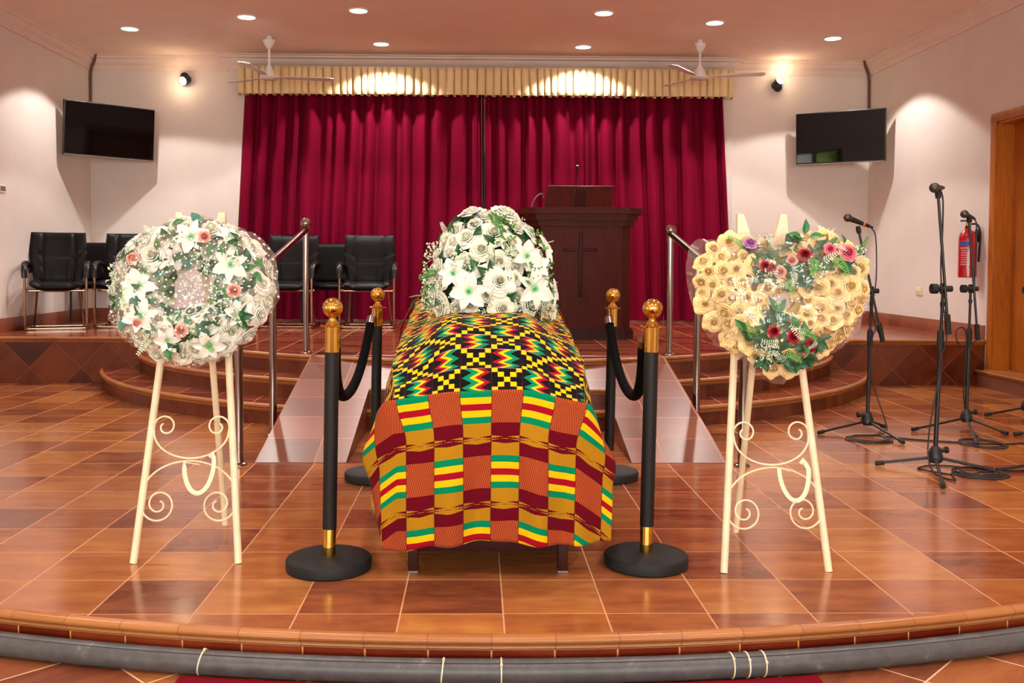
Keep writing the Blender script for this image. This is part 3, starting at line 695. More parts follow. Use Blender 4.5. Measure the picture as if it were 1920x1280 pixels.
# ================================================================ MICROPHONES
M_mic = simple('matt_black', (24, 22, 22), .4, var=.03); M_grille = simple('grey_mesh', (86, 80, 78), .35, .7, .2, 200); M_rub = simple('black_rubber', (18, 17, 17), .7); M_cab = simple('black_cable', (26, 20, 22), .5)
def mic_stand(base, legs, clutch, blo, bhi, label, sleeve=.66, knob=1):
    t = thing('microphone_stand', label, 'microphone stand', base, 0, 'black microphone stands'); B = Vector(base)
    L = lambda p: tuple(Vector(p)-B)
    b = MB(); b.lathe([(0, .035), (.03, .035), (.042, .05), (.04, .075), (.024, .12), (.018, .125), (0, .125)], 20); b.obj('hub', M_mic, t)
    b = MB(); b.tube([(.03*knob, 0, .1), (.062*knob, 0, .105)], .012, 10); b.tube([(.055*knob, 0, .105), (.07*knob, 0, .105)], .019, 8); b.obj('hub_knob', M_mic, t)
    for p in legs:
        d = Vector(L(p)); e = d.normalized(); b = MB(); b.tube([(e.x*.02, e.y*.02, .062), (d.x, d.y, .017)], .0085, 10); lg = b.obj('leg', M_mic, t)
        b = MB(); b.tube([(d.x-e.x*.035, d.y-e.y*.035, .0205), (d.x+e.x*.012, d.y+e.y*.012, .0145)], .0135, 10); b.obj('rubber_foot', M_rub, lg)
    c = Vector(L(clutch))
    b = MB(); b.tube([(0, 0, .1), (c.x*sleeve/c.z, c.y*sleeve/c.z, sleeve)], .0125, 12); b.obj('lower_tube', M_mic, t)
    b = MB(); s0 = sleeve-.02; b.tube([(c.x*s0/c.z, c.y*s0/c.z, s0), (c.x*s0/c.z, c.y*s0/c.z, s0+.1), (c.x*s0/c.z, c.y*s0/c.z, s0+.115)], [.0205, .019, .013], 14); b.obj('height_clutch', M_rub, t)
    b = MB(); b.tube([(c.x*sleeve/c.z, c.y*sleeve/c.z, sleeve), tuple(c)], .0085, 12); b.cyl((c.x, c.y, c.z-.1), .013, .025, 12); b.obj('upper_tube', M_mic, t)
    b = MB(); b.tube([(c.x-.055, c.y-.02, c.z), (c.x+.04, c.y-.02, c.z)], .017, 12); b.tube([(c.x-.075, c.y-.02, c.z), (c.x-.042, c.y-.02, c.z)], .028, 10); b.cyl((c.x, c.y, c.z-.03), .016, .06, 12); b.obj('boom_clutch', M_rub, t)
    lo, hi = Vector(L(blo)), Vector(L(bhi)); d = (hi-lo).normalized()
    b = MB(); b.tube([lo, hi], .0078, 10); b.obj('boom_arm', M_mic, t)
    b = MB(); b.tube([lo-d*.02, lo+d*.09], .0165, 12); b.obj('counterweight', M_rub, t)
    b = MB(); b.tube([hi-d*.02, hi+d*.012, hi+d*.03], [.015, .017, .012], 12); b.obj('clip', M_rub, t)
    return t
def microphone(head, tail, label, ring=None):
    h, q = Vector(head), Vector(tail); d = (q-h).normalized(); t = thing('microphone', label, 'microphone', h, 0, 'handheld microphones'); n = (q-h).length
    M = d.to_track_quat('Z', 'Y').to_matrix().to_4x4()
    b = MB(); b.lathe([(0, -.027), (.012, -.024), (.021, -.015), (.0255, 0), (.0255, .006), (.022, .02), (.019, .028), (0, .028)], 20, M=M); b.obj('grille', M_grille, t)
    b = MB(); b.lathe([(.0262, 0), (.0275, .002), (.0275, .006), (.0262, .008)], 20, M=M); b.obj('grille_ring', M_mic, t)
    b = MB(); b.lathe([(0, .022), (.02, .024), (.0185, .05), (.0125, n-.03), (.0115, n-.004), (0, n)], 18, M=M); b.obj('handle', M_mic, t)
    if ring: b = MB(); b.lathe([(.0155, n*.66), (.0155, n*.76)], 18, M=M); b.obj('coloured_band', ring, t)
    b = MB(); b.lathe([(0, n-.005), (.009, n-.005), (.008, n+.03), (0, n+.035)], 12, M=M); b.obj('plug', M_mic, t)
    return d
def cable(pts, label, r=.0045):
    b = MB(); b.tube(bez(pts, 8), r, 8); return tag(b.obj('microphone_cable', M_cab), label, 'cable', 'microphone cables')
def coil(cx, cy, rx, ry, n=3, z=.006, seed=1):
    q = random.Random(seed); return [(cx+rx*(1-.12*(k//12)+q.uniform(-.04, .04))*math.cos(2*PI*k/12), cy+ry*(1-.1*(k//12)+q.uniform(-.05, .05))*math.sin(2*PI*k/12), z+.004*(k//12)) for k in range(12*n+1)]
M_band = simple('orange_tape', (214, 110, 50), .5)
# stand 1, behind the heart wreath
Y1 = 6.54; b1 = onz(1626, 806, 0); c1 = at(1634, 545, Y1)
mic_stand((b1.x, Y1, 0), [onz(1537, 815, 0), onz(1692, 833, 0), onz(1659, 803, 0)], (c1.x, Y1, c1.z), at(1654, 635, Y1-.03), at(1610, 432, Y1-.03), 'black microphone stand just right of the heart wreath, behind it', .60, -1)
h1, q1 = at(1589, 408, Y1-.10), at(1630, 424, Y1-.01); microphone(h1, q1, 'black microphone with an orange band, tilted over the heart wreath', M_band)
cable([at(1634, 427, Y1), at(1642, 446, Y1-.02), at(1643, 520, Y1-.03), at(1636, 575, Y1-.03), at(1641, 610, Y1-.02), at(1656, 636, Y1-.03), at(1650, 605, Y1-.03), at(1634, 640, Y1-.04), at(1633, 700, Y1-.05), at(1645, 745, Y1-.06), at(1660, 790, Y1-.1), onz(1658, 812, .01)]+coil(onz(1630, 825, 0).x, onz(1630, 825, 0).y, .14, .14, 3, seed=3)[3:], 'thin cable of the leftmost microphone, coiled below its stand')
# stand 2, nearest
Y2 = 5.30; b2 = onz(1757, 880, 0); c2 = at(1768, 541, Y2)
mic_stand((b2.x, Y2, 0), [onz(1645, 873, 0), onz(1858, 885, 0), onz(1768, 916, 0)], (c2.x, Y2, c2.z), at(1778, 620, Y2-.03), at(1759, 365, Y2-.03), 'tallest black microphone stand, nearest the camera at right', .68, 1)
h2, q2 = at(1752, 352, Y2-.14), at(1767, 352, Y2+.02); microphone(h2, q2, 'microphone with round grey head on the tallest stand')
cable([q2+Vector((0, .03, 0)), at(1768, 375, Y2-.01), at(1767, 440, Y2-.01), at(1764, 500, Y2-.04), at(1768, 570, Y2-.05), at(1776, 610, Y2-.05), at(1772, 650, Y2-.04), at(1763, 670, Y2-.03), at(1758, 720, Y2-.03), at(1745, 790, Y2-.04), at(1740, 850, Y2-.05), onz(1752, 886, .01), onz(1790, 900, .008)]+coil(onz(1835, 889, 0).x, onz(1835, 889, 0).y, .15, .14, 4, seed=5)[6:]+[onz(1800, 890, .006), onz(1730, 880, .006), onz(1725, 876, .006), onz(1760, 872, .006), onz(1880, 882, .006), onz(1960, 880, .006)], 'black cable coiled on the tiles under the tallest microphone stand')
# stand 3, by the extinguisher
Y3 = 6.68; b3 = onz(1812, 800, 0); c3 = at(1820, 541, Y3)
mic_stand((b3.x, Y3, 0), [onz(1713, 809, 0), onz(1886, 816, 0), onz(1832, 837, 0)], (c3.x, Y3, c3.z), at(1833, 632, Y3-.03), at(1817, 412, Y3-.03), 'black microphone stand in front of the fire extinguisher', .60, 1)
h3, q3 = at(1808, 401, Y3-.14), at(1825, 409, Y3); microphone(h3, q3, 'small black microphone in front of the fire extinguisher')
cable([q3+Vector((.02, .02, 0)), at(1831, 425, Y3), at(1829, 480, Y3-.02), at(1827, 560, Y3-.03), at(1832, 625, Y3-.03), at(1824, 645, Y3-.03), at(1808, 650, Y3-.04), at(1795, 640, Y3-.05), at(1793, 620, Y3-.05), at(1805, 614, Y3-.04), at(1812, 630, Y3-.03), at(1810, 680, Y3-.04), at(1807, 740, Y3-.03), at(1816, 795, Y3-.05), onz(1840, 822, .008)]+coil(onz(1842, 833, 0).x, onz(1842, 833, 0).y, .135, .16, 2, seed=9), 'black cable looped beside the stand by the fire extinguisher')
b = MB(); b.tube(bez([onz(1660, 818, .006), onz(1720, 824, .006), onz(1800, 829, .006), onz(1880, 832, .006), onz(1960, 828, .006)]), .0055, 8)
tag(b.obj('floor_cable', M_cab), 'long black cable lying across the tiles between the microphone stands', 'cable')
# three more stands just outside the frame, of which only a leg shows
for (px, py), (dx, dy), lab in (((1850, 781), (.33, .05), 'leg of a microphone stand at the right edge, furthest back by the door'), ((1905, 818), (.33, -.02), 'leg tip of a microphone stand at the right edge, middle of three'), ((1873, 886), (.33, .02), 'leg of a microphone stand at the right edge, beside the coiled cable')):
    p = onz(px, py, 0); bx, by = p.x+dx, p.y+dy
    mic_stand((bx, by, 0), [p, (bx+.2, by+.25, 0), (bx+.2, by-.26, 0)], (bx+.02, by, .95), (bx+.06, by-.03, .62), (bx+.0, by-.03, 1.4), lab)
# power strip on the lowest step, right
p = onz(1580, 690, .143); t = thing('power_strip', 'black power strip lying on the lowest curved step at right', 'power strip', (p.x, p.y, .147), R(8))
b = MB(); b.box((0, 0, .018), (.26, .055, .036), .006); b.obj('body', M_rub, t)
for k in range(4): b = MB(); b.cyl((-.09+.06*k, 0, .0355), .018, .003, 14); b.obj('outlet', M_mic, t)
b = MB(); b.tube(bez([(-.12, 0, .02), (-.17, .0, .015), (-.2, .03, .08), (-.19, .06, .2)]), .006, 8); b.obj('cord', M_cab, t)

# ================================================================ PIPE AND CARPET IN FRONT OF THE STAGE
M_pipe = NT('grey_plastic_pipe'); M_pipe.xyz('Object'); tcv = M_pipe.combine('x', 'y', 'z')
M_pipe.base(M_pipe.ramp(M_pipe.noise(tcv, 22, 5, .7), [(.3, lin((66, 64, 66))), (.62, lin((84, 82, 84))), (.78, lin((140, 136, 130)))])); M_pipe.set(rough=.42); M_pipe = M_pipe.m
PR = .037; PRad = FR+.022+PR
a0, a1 = R(-48), R(48)
pp = [(FC[0]+PRad*math.sin(a0+(a1-a0)*i/200), FC[1]-PRad*math.cos(a0+(a1-a0)*i/200), ZF+PR) for i in range(201)]
t = thing('drain_pipe', 'long dark grey pipe lying along the foot of the stage', 'pipe', (FC[0], FC[1]-PRad, ZF)); o0 = Vector(t.location)
b = MB(); b.tube([Vector(p)-o0 for p in pp], PR, 24); b.obj('pipe_body', M_pipe, t)
b = MB(); b.tube([Vector(p)-o0+Vector((0, -PR*math.cos(R(58)), PR*math.sin(R(58)))) for p in pp], .0011, 6); b.obj('lid_seam', M_rub, t)
M_tie = simple('cream_cable_tie', (226, 206, 172), .45)
def tie(px, lean, name):
    p = onz(px, 1262, ZF+PR); a = math.atan2(p.x-FC[0], FC[1]-p.y); c = Vector((FC[0]+PRad*math.sin(a), FC[1]-PRad*math.cos(a), ZF+PR))-o0
    e1 = Vector((math.sin(a), -math.cos(a), 0)); e3 = Vector((math.cos(a), math.sin(a), 0))
    ring = [c+e1*(PR+.0015)*math.cos(2*PI*k/40)+Vector((0, 0, 1))*(PR+.0015)*math.sin(2*PI*k/40)+e3*lean*math.sin(2*PI*k/40) for k in range(40)]
    b = MB(); b.tube(ring, .0023, 6, closed=True, flat=(.6, 1.1)); r = b.obj('cable_tie', M_tie, t)
    an = R(name); q = c+e1*(PR+.003)*math.cos(an)+Vector((0, 0, 1))*(PR+.003)*math.sin(an)+e3*lean*math.sin(an); b = MB(); b.box(q, (.008, .008, .008), .0015); b.obj('tie_head', M_tie, r)
for px, ln, hd in ((358, .006, 88), (829, .004, 75), (940, 0, 50), (1383, .001, 50), (1414, .001, 40), (1447, .001, 28)): tie(px, ln, hd)
M_carpet = simple('dark_red_carpet', (112, 6, 26), .95, var=.08, scale=220, bump=.3, spec=.1)
p0, p1 = onz(338, 1272, ZF), onz(1535, 1275, ZF); b = MB()
cp = [(x, FC[1]-math.sqrt((PRad+PR+.006)**2-(x-FC[0])**2)) for x in [p0.x+(p1.x-p0.x)*k/24 for k in range(25)]]
b.prism([(p0.x, -.2), (p1.x, -.2)]+cp[::-1], ZF+.0005, ZF+.011); tag(b.obj('carpet_runner', M_carpet), 'dark red carpet at the bottom edge, in front of the grey pipe', 'carpet')
# ================================================================ KENTE CLOTH, CASKET, BIER
KX, KW, KL = -.002, .114, .118           # column zero, column width, block length
t = NT('kente_cloth'); t.xyz('UV')      # u in columns, v in blocks; v < 0 is the black field on top, v > 0 the hanging border
K = dict(yel=(250, 182, 14), gold=(168, 118, 22), mar=(96, 6, 24), grn=(0, 126, 84), org=(166, 80, 42), dor=(132, 40, 26), blk=(14, 12, 16), red=(150, 12, 34))
t.let(i='floor(x+0.5)'); t.let(f='x+0.5-i', par='i%2')
t.let(s='(y+2*par+2)%4')
# striped block
t.let(st='fract(s)*5')
stripe = t.ramp(t.ex('fract(s)'), [(0, lin(K['grn'])), (.2, lin(K['yel'])), (.4, lin(K['red'])), (.6, lin(K['yel'])), (.8, lin(K['grn']))], 'CONSTANT')
# orange woven block
t.let(hz='abs(fract(f*13+floor(s*9)*0.5)-0.5)*2', band='abs(fract(s*4)-0.5)<0.09')
ora = t.mix(t.ex('hz>0.62'), lin(K['org']), lin(K['dor'])); ora = t.mix(t.ex('band*0.75'), ora, lin((158, 66, 34)))
# maroon and gold halves with stepped slivers between
t.let(half='(s%2)-1.5', tw='floor(abs(f-0.5)*9)/9')
t.let(jag='(abs(half-0.06)<(0.055-tw*0.12+0.02))-(abs(half+0.07)<(tw*0.11-0.005))')
t.let(mg='max(half>0,0)', first='s<2')
t.let(mgx='abs(mg-abs(jag))')
mgc = t.mix(t.ex('abs(mgx-(1-first))'), lin(K['mar']), lin(K['gold']))
wv = t.ex('0.9+0.1*(abs(fract(f*28)-0.5)<0.25)')
bord = t.mix(t.ex('(s%2)<1'), mgc, t.mix(t.ex('s<2'), stripe, ora))
# top field: blocks alternate between chequered crosses and zigzags
t.let(r='floor(y)'); t.let(g='y-r', q='(i+r)%2', odd='(r%4)<2')
t.let(ci='floor(f*5)-2', cj='floor(g*5)-2')
cross = t.mix(t.ex('abs(abs(ci)-abs(cj))<0.5'), lin(K['blk']), lin(K['yel']))
t.let(fm='abs(f-((i+floor(r/2))%2))')
t.let(zz='fm-0.64*pingpong(g*2.5+0.5,0.5)-0.03')
zig = t.ramp(t.v['zz'], [(0, lin(K['red'])), (.19, lin(K['yel'])), (.36, lin(K['grn'])), (.60, lin(K['blk']))], 'CONSTANT')
zig = t.mix(t.ex('zz<0'), zig, lin(K['blk']))
top = t.mix(t.v['q'], cross, zig)
top = t.mix(t.ex('(g<0.03)*0.6'), top, lin((190, 150, 150)))
c = t.mix(t.ex('y>0'), top, bord)
c = t.mix(t.ex('(abs(f-0.5)>0.485)*0.7'), c, lin((70, 20, 20)))
t.base(c); t.set(rough=.9, spec=.06, sheen=.04)
t.let(tx='x', ty='y'); nz = t.noise(t.combine('x*6', 'y*60'), 3, 2); t.bump(nz, .12, .003)
M_kente = t.m; M_kente.use_backface_culling = False

YS = [3.45, 3.56, 3.68, 3.82, 4.0, 4.5, 5.0, 5.42]
ZCL = [.678, .752, .83, .885, .915, .94, .965, .995]; ZSL = [.636, .672, .71, .745, .775, .82, .865, .915]
def zc_(y): return lerp(y, YS, ZCL)
def zs_(y): return lerp(y, YS, ZSL)
def Wd(y): return lerp(y, [3.45, 3.8, 5.42], [.345, .375, .385])
KC = .045
def topz(x, y):
    k = abs(x-KC)/Wd(y); g = 1 if k < .33 else 1-sst((k-.33)/.67)*.82-max(0, k-.9)*1.2
    return zs_(y)+(zc_(y)-zs_(y))*g + .004*math.sin(9*y+14*x)
NSL = 60; yl = [3.45+(5.42-3.45)*(i/NSL)**1.25 for i in range(NSL+1)]
arcl = [0]
for a, c in zip(yl, yl[1:]): arcl.append(arcl[-1]+math.hypot(c-a, zc_(c)-zc_(a)))
b = MB()
def top_fn(u, v):
    y = yl[round(v*NSL)]; x = KC+(2*u-1)*Wd(y); return (x, y-.035*(abs(2*u-1)**2)*(1-v)*0, topz(x, y))
def top_uv(u, v):
    y = yl[round(v*NSL)]; x = KC+(2*u-1)*Wd(y); k = (x-KC); e = math.copysign(abs(k)+.05*max(0, abs(k)/Wd(y)-.33), k)
    return ((e+KC-KX)/KW, -arcl[round(v*NSL)]/KL)
b.grid(top_fn, 44, NSL, top_uv)
HEMX = [-4.4, -3.0, -1.5, .5, 2.5, 3.9, 4.7]; HEMZ = [.098, .100, .128, .142, .132, .122, .128]
def front_fn(u, v):
    c = -4.15+9.05*u; d0 = c*KW
    lim = 3.55 if c > 0 else 2.85; k = max(0, abs(c)-lim)
    s = 1 if c > 0 else -1
    cc = s*min(abs(c), lim)
    xb = KX+cc*KW+s*.055*(1-math.exp(-k*1.3)); zb = topz(KX+cc*KW, 3.45)-.078*k
    zh = lerp(c, HEMX, HEMZ); d = v*(zb-zh)/.985
    xt = KX+.0055+max(c, -3.4)*.1015+min(0, c+3.4)*.1015*(1-.9*v)
    w = sst(d/.16); x = xb+(xt-xb)*w
    k3 = max(0, abs(c-.5)-3); x += s*.012*math.sin(PI*min(1, d/.2))*k3
    x -= s*.012*max(0, v-.3)*min(1, abs(c)/4); y0 = .05*max(0, -c-3.3)*v
    fold = .022*math.sin(1.9*c+.7)*sst(d/.3)+.013*math.sin(4.1*c+1.9)*sst((d-.15)/.3)
    y = 3.45-.045*math.sin(PI*min(1, d/.5)*.5)+fold+.05*max(0, k)**1.3+y0
    if d < .03: y += 0
    return (x, y, zb-d*.985)
def front_uv(u, v):
    c = -4.15+9.05*u; lim = 3.55 if c > 0 else 2.85; k = max(0, abs(c)-lim); s = 1 if c > 0 else -1
    zb = topz(KX+s*min(abs(c), lim)*KW, 3.45)-.078*k
    return (c, max(.0005, v*(zb-lerp(c, HEMX, HEMZ))/.985/KL))
b.grid(front_fn, 110, 44, front_uv)
def side(sg):
    def fn(u, v):
        y = 3.54+(5.43-3.54)*u; s = v*.78; xs = KC+sg*Wd(y); z = topz(xs, y)
        fl = (.034*sst(s/.16)+.02*math.sin(7*y+sg)*sst(s/.4)-.03*sst((s-.3)/.4))*(.25+.75*sst(u/.2))-.03*(1-sst(u/.12))*sst(s/.2)
        return (xs+sg*fl, y+.03*math.sin(PI*v)*(u < .05)*0, max(.13, z-s*.97))
    def uv(u, v):
        y = 3.45+1.98*u; return (KX/KW*0+sg*(Wd(y)/KW+v*.78/KW), -u*1.98/KL-.05)
    b.grid(fn, 50, 22, uv)
side(-1); side(1)
b.grid(lambda u, v: (KC+(2*u-1)*(Wd(5.42)+.06*sst(v*3)), 5.42+.03*sst(v*3)+.015*math.sin(u*20)*v, max(.13, topz(KC+(2*u-1)*Wd(5.42), 5.42)-v*.8)), 30, 14, lambda u, v: ((2*u-1)*3.6, 1+v*6))
for s in (-1, 1):       # bunched corners at the head end
    b.grid(lambda u, v: (KC+s*(Wd(5.4)-.02+.10*u+.02*v), 5.38+.05*v, topz(KC+s*Wd(5.4)*.97, 5.4)+.0-.14*u*u-.10*v*(u)+.012*math.sin(6*u+5*v)), 8, 8, lambda u, v: (3+u, 2+v*1.2))
o = b.obj('kente_cloth', M_kente, sharp=-1); tag(o, 'kente cloth in yellow, green, red and black draped over the casket', 'cloth')
md = o.modifiers.new('thickness', 'SOLIDIFY'); md.thickness = .003; md.offset = -1
# casket under the cloth
t = thing('casket', 'casket under the kente cloth, its shape showing through', 'casket', (KC, 4.4, .16))
def slab(z0f, z1f, wi, n=20, y0=3.53, y1=5.36):
    b = MB(); V = []; F = []
    for i in range(n+1):
        y = y0+(y1-y0)*i/n; w = Wd(y)-wi; V += [(-w, y-4.4, z0f(y)-.16), (w, y-4.4, z0f(y)-.16)]
        V += [(w*k, y-4.4, z1f(y, KC+w*k)-.16) for k in (1, .8, .6, .3, 0, -.3, -.6, -.8, -1)]
    m = 11
    for i in range(n):
        for j in range(m): F.append((i*m+j, i*m+(j+1) % m, (i+1)*m+(j+1) % m, (i+1)*m+j))
    F.append(tuple(range(m))); F.append(tuple(n*m+j for j in range(m-1, -1, -1))); b.add(V, F); return b
slab(lambda y: .165, lambda y, x: zs_(y)-.10, .07).obj('body', M_mahog, t)
slab(lambda y: zs_(y)-.10, lambda y, x: topz(x, y)-.03, .045).obj('lid', M_mahog, t)
t = thing('bier', 'low dark wooden bier carrying the casket, its front legs showing below the cloth', 'bier', (KC, 4.4, 0))
b = MB(); b.box((0, -.875, .118), (.585, .045, .085), .004); b.obj('front_rail', M_mahog2, t)
b = MB(); b.box((0, .875, .118), (.585, .045, .085), .004); b.obj('rear_rail', M_mahog2, t)
for s in (-1, 1):
    b = MB(); b.box((s*.27, 0, .118), (.04, 1.72, .08), .004); b.obj('side_rail', M_mahog2, t)
    for y in (-.885, .885): b = MB(); b.box((s*.275, y, .066), (.036, .04, .132), .003); l = b.obj('leg', M_mahog2, t); b = MB(); b.box((s*.275, y, .004), (.038, .042, .008), .002); b.obj('foot_pad', M_grey, l)
b = MB(); b.box((0, 0, .1625), (.56, 1.74, .004)); b.obj('platform', M_mahog2, t)

# ================================================================ FLOWERS
def petal_mat(name, c0, c1, r0, r1, rough=.6, extra=None):
    """colour runs from the flower's heart (c0) to its petals (c1)"""
    t = NT(name); t.xyz('Object'); t.let(d='sqrt(x*x+y*y)'); t.let(k='min(max((d-%g)/%g,0),1)' % (r0, r1-r0))
    v = t.combine('x*9', 'y*9', 'z*9'); n = t.noise(v, 1, 2)
    c = t.mix(t.v['k'], lin(c0), lin(c1)); oi = t.n('ShaderNodeObjectInfo')
    c = t.mix(oi.outputs['Random'], c, t.mix(1.0, c, (.93, .94, .88, 1), 'MULTIPLY'))
    t.base(c); t.set(rough=rough, spec=.25)
    t.b.inputs['Subsurface Weight'].default_value = .15; t.b.inputs['Subsurface Radius'].default_value = (.02, .015, .01); t.b.inputs['Subsurface Scale'].default_value = .3
    return t.m
M_rose_w = petal_mat('white_rose_petals', (236, 232, 196), (242, 238, 224), .0, .40)
M_rose_c = petal_mat('cream_rose_petals', (236, 190, 116), (247, 215, 156), .0, .45)
M_rose_p = petal_mat('pink_rose_petals', (236, 138, 126), (250, 192, 178), .05, .9)
M_rose_r = petal_mat('crimson_rose_petals', (120, 0, 22), (190, 14, 44), .05, .9)
M_rose_k = petal_mat('deep_pink_rose_petals', (206, 50, 90), (236, 130, 144), .05, .9)
M_rose_l = petal_mat('lilac_rose_petals', (168, 80, 160), (206, 140, 196), .05, .9)
M_lily = petal_mat('white_lily_petals', (110, 206, 140), (238, 234, 226), .07, .30)
M_stamen = simple('green_stamen', (90, 190, 110), .5); M_leaf = simple('dark_green_leaf', (26, 78, 40), .42, var=.12, scale=14); M_leaf2 = simple('mid_green_leaf', (44, 112, 52), .45, var=.12, scale=14)
M_leafb = simple('blue_green_leaf', (62, 120, 104), .45, var=.1, scale=14)
M_fern = simple('light_green_sprig', (88, 150, 66), .5, var=.12); M_fernw = simple('frosted_white_sprig', (214, 226, 200), .6, var=.04); M_foam = simple('dark_green_foam', (28, 60, 32), .9)
def rose_mesh(name, seed, mat, openness=1.0):
    q = random.Random(seed); b = MB()
    # (petals, radius, rim height, roll of the rim): a tight bud in the middle, looser petals outside
    lay = [(2, .09, .60, -.02), (3, .17, .60, .0), (3, .26, .58, .02), (4, .36, .55, .04), (4, .47, .50, .06), (5, .60, .42, .09), (5, .73, .31, .13), (6, .87, .16, .18)]
    for li, (n, rad, h, roll) in enumerate(lay):
        off = q.uniform(0, 6.28)
        for k in range(n):
            a0 = off+2*PI*k/n+q.uniform(-.1, .1); hw = PI/n*(1.5 if li < 4 else 1.12)*q.uniform(.95, 1.08); hh = h*q.uniform(.94, 1.05); rr = rad*(1+.10*(openness-1)*li)*q.uniform(.94, 1.05); ro = roll*openness
            def fn(u, v, a0=a0, hw=hw, hh=hh, rr=rr, ro=ro, li=li, ph=q.uniform(0, 6)):
                s = 2*u-1; w = hw*(.35+.65*sst(v*1.5)); a = a0+s*w
                bel = math.sin(min(1, v*1.25)*PI/2)              # belly of the cup
                r = rr*(.30+.70*bel) + ro*sst((v-.62)/.38) - (.03 if li < 3 else 0)*sst((v-.7)/.3)*(1 if li else .5)
                r *= 1+.035*math.sin(4*s+ph)*v+.05*s*(.5 if li < 4 else .25)+(.05+.025*max(0, li-3))*(1-abs(s)**1.5)*v*v     # spiral overlap
                z = -.22+(hh+.22)*math.sin(v*PI/2*.98)-.13*abs(s)**2.2*v-ro*.8*sst((v-.72)/.28)+.03*s*v+.02*math.sin(5*s+ph)*v*v
                return (r*math.cos(a), r*math.sin(a), z)
            b.grid(fn, 6, 6)
    b.lathe([(0, -.30), (.25, -.28), (.5, -.18), (.6, -.02)], 10)
    return b.mesh(name, mat, sharp=-1)
def lily_mesh(name, seed, mat):
    q = random.Random(seed); b = MB()
    for k in range(6):
        a0 = k*PI/3+q.uniform(-.08, .08); L = q.uniform(.92, 1.06); W = (.33 if k % 2 else .25)*q.uniform(.95, 1.1); c = q.uniform(.8, 1.1); tw = q.uniform(-.15, .15)
        def fn(u, v, a0=a0, L=L, W=W, c=c, tw=tw):
            s = 2*u-1; w = W*(math.sin(PI*min(1, .12+v*.88))**.75)*(1-.15*v)+.03*(1-v)
            if v > .999: w = .004
            r = .05+L*v; z = .10+.36*v-.34*c*v*v - .05*(1-abs(s))*(1-v) + .05*s*s*math.sin(PI*v) + tw*s*v*.3
            x, y = r, s*w
            return (x*math.cos(a0)-y*math.sin(a0), x*math.sin(a0)+y*math.cos(a0), z+(.012 if k % 2 else 0))
        b.grid(fn, 6, 9)
    b.lathe([(0, -.2), (.05, -.15), (.09, .0), (.10, .10), (.04, .12)], 10)
    return b.mesh(name, mat, sharp=-1)
def stamen_mesh():
    b = MB()
    for k in range(6): a = k*PI/3+.5; b.tube([(0, 0, .05), (.05*math.cos(a), .05*math.sin(a), .22), (.10*math.cos(a), .10*math.sin(a), .33)], [.012, .012, .02], 6)
    b.tube([(0, 0, .05), (0, 0, .38)], .014, 6); return b.mesh('stamens', M_stamen, sharp=-1)
def leaf_mesh(name, mat, w=.34, curl=.25, n=1, spread=.9):
    b = MB()
    for k in range(n):
        a0 = (k-(n-1)/2)*spread
        def fn(u, v, a0=a0):
            s = 2*u-1; ww = w*math.sin(PI*(.04+.94*v)**.8)**.9*(1-.2*v)
            x, y = .05+v, s*ww; z = .10*abs(s)*math.sin(PI*v)+.12*v-curl*v*v+.015*math.sin(14*v)*abs(s)
            return (x*math.cos(a0)-y*math.sin(a0), x*math.sin(a0)+y*math.cos(a0), z)
        b.grid(fn, 4, 8)
    return b.mesh(name, mat, sharp=-1)
def fern_mesh(name, mat, n=9, droop=.3, w=.3, ll=.1):
    b = MB(); P = lambda v: Vector((v, .06*math.sin(3*v), .25*v-droop*v*v)); b.tube([P(k/8) for k in range(9)], .012, 5)
    for k in range(n):
        v = .12+.86*k/(n-1); p = P(v); L = w*(1-.75*v)+.05
        for s in (-1, 1):
            d = Vector((.55, s, .15)).normalized(); q = Vector((.8, -s*.55, 0)).normalized()
            e = p+d*L; m1 = p+d*L*.55+q*ll*.5; m2 = p+d*L*.55-q*ll*.5
            b.add([p, m1, e, m2, p+d*L*.5+Vector((0, 0, .02))], [(0, 1, 4), (1, 2, 4), (2, 3, 4), (3, 0, 4)])
    return b.mesh(name, mat, sharp=-1)
def buds_mesh(name, mat, seed, n=16):
    q = random.Random(seed); b = MB()
    for k in range(n):
        a = q.uniform(0, 2*PI); r = q.uniform(.1, .8); p = Vector((r*math.cos(a), r*math.sin(a), q.uniform(.3, .8))); b.tube([(0, 0, 0), p*.5+Vector((0, 0, .12)), p], .01, 4)
        for j in range(3): c = p+Vector((q.uniform(-.1, .1), q.uniform(-.1, .1), q.uniform(-.06, .08))); b.lathe([(0, -.05), (.055, -.02), (.06, .02), (0, .05)], 6, c)
    return b.mesh(name, mat, sharp=-1)
RW = [rose_mesh('white_rose', 20+k, M_rose_w, o) for k, o in enumerate((.7, 1.0, 1.25))]; RC = [rose_mesh('cream_rose', 40+k, M_rose_c, o) for k, o in enumerate((.8, 1.05, 1.3))]
RP = rose_mesh('pink_rose', 60, M_rose_p, .55); RR = rose_mesh('crimson_rose', 61, M_rose_r, .6); RK = rose_mesh('deep_pink_rose', 62, M_rose_k, .9); RL = rose_mesh('lilac_rose', 63, M_rose_l, .8)
LI = [lily_mesh('lily', 70+k, M_lily) for k in range(3)]; ST = stamen_mesh()
LF = [leaf_mesh('leaf', M_leaf), leaf_mesh('leaf', M_leaf2, .28, .35), leaf_mesh('leaf_spray', M_leaf, .30, .3, 3), leaf_mesh('leaf', M_leafb, .4, .2)]
FE = [fern_mesh('fern_sprig', M_fern), fern_mesh('fern_sprig', M_fernw, 8, .25, .26, .07), buds_mesh('bud_sprig', M_fernw, 5), buds_mesh('bud_sprig', M_fern, 6)]
qf = random.Random(99)
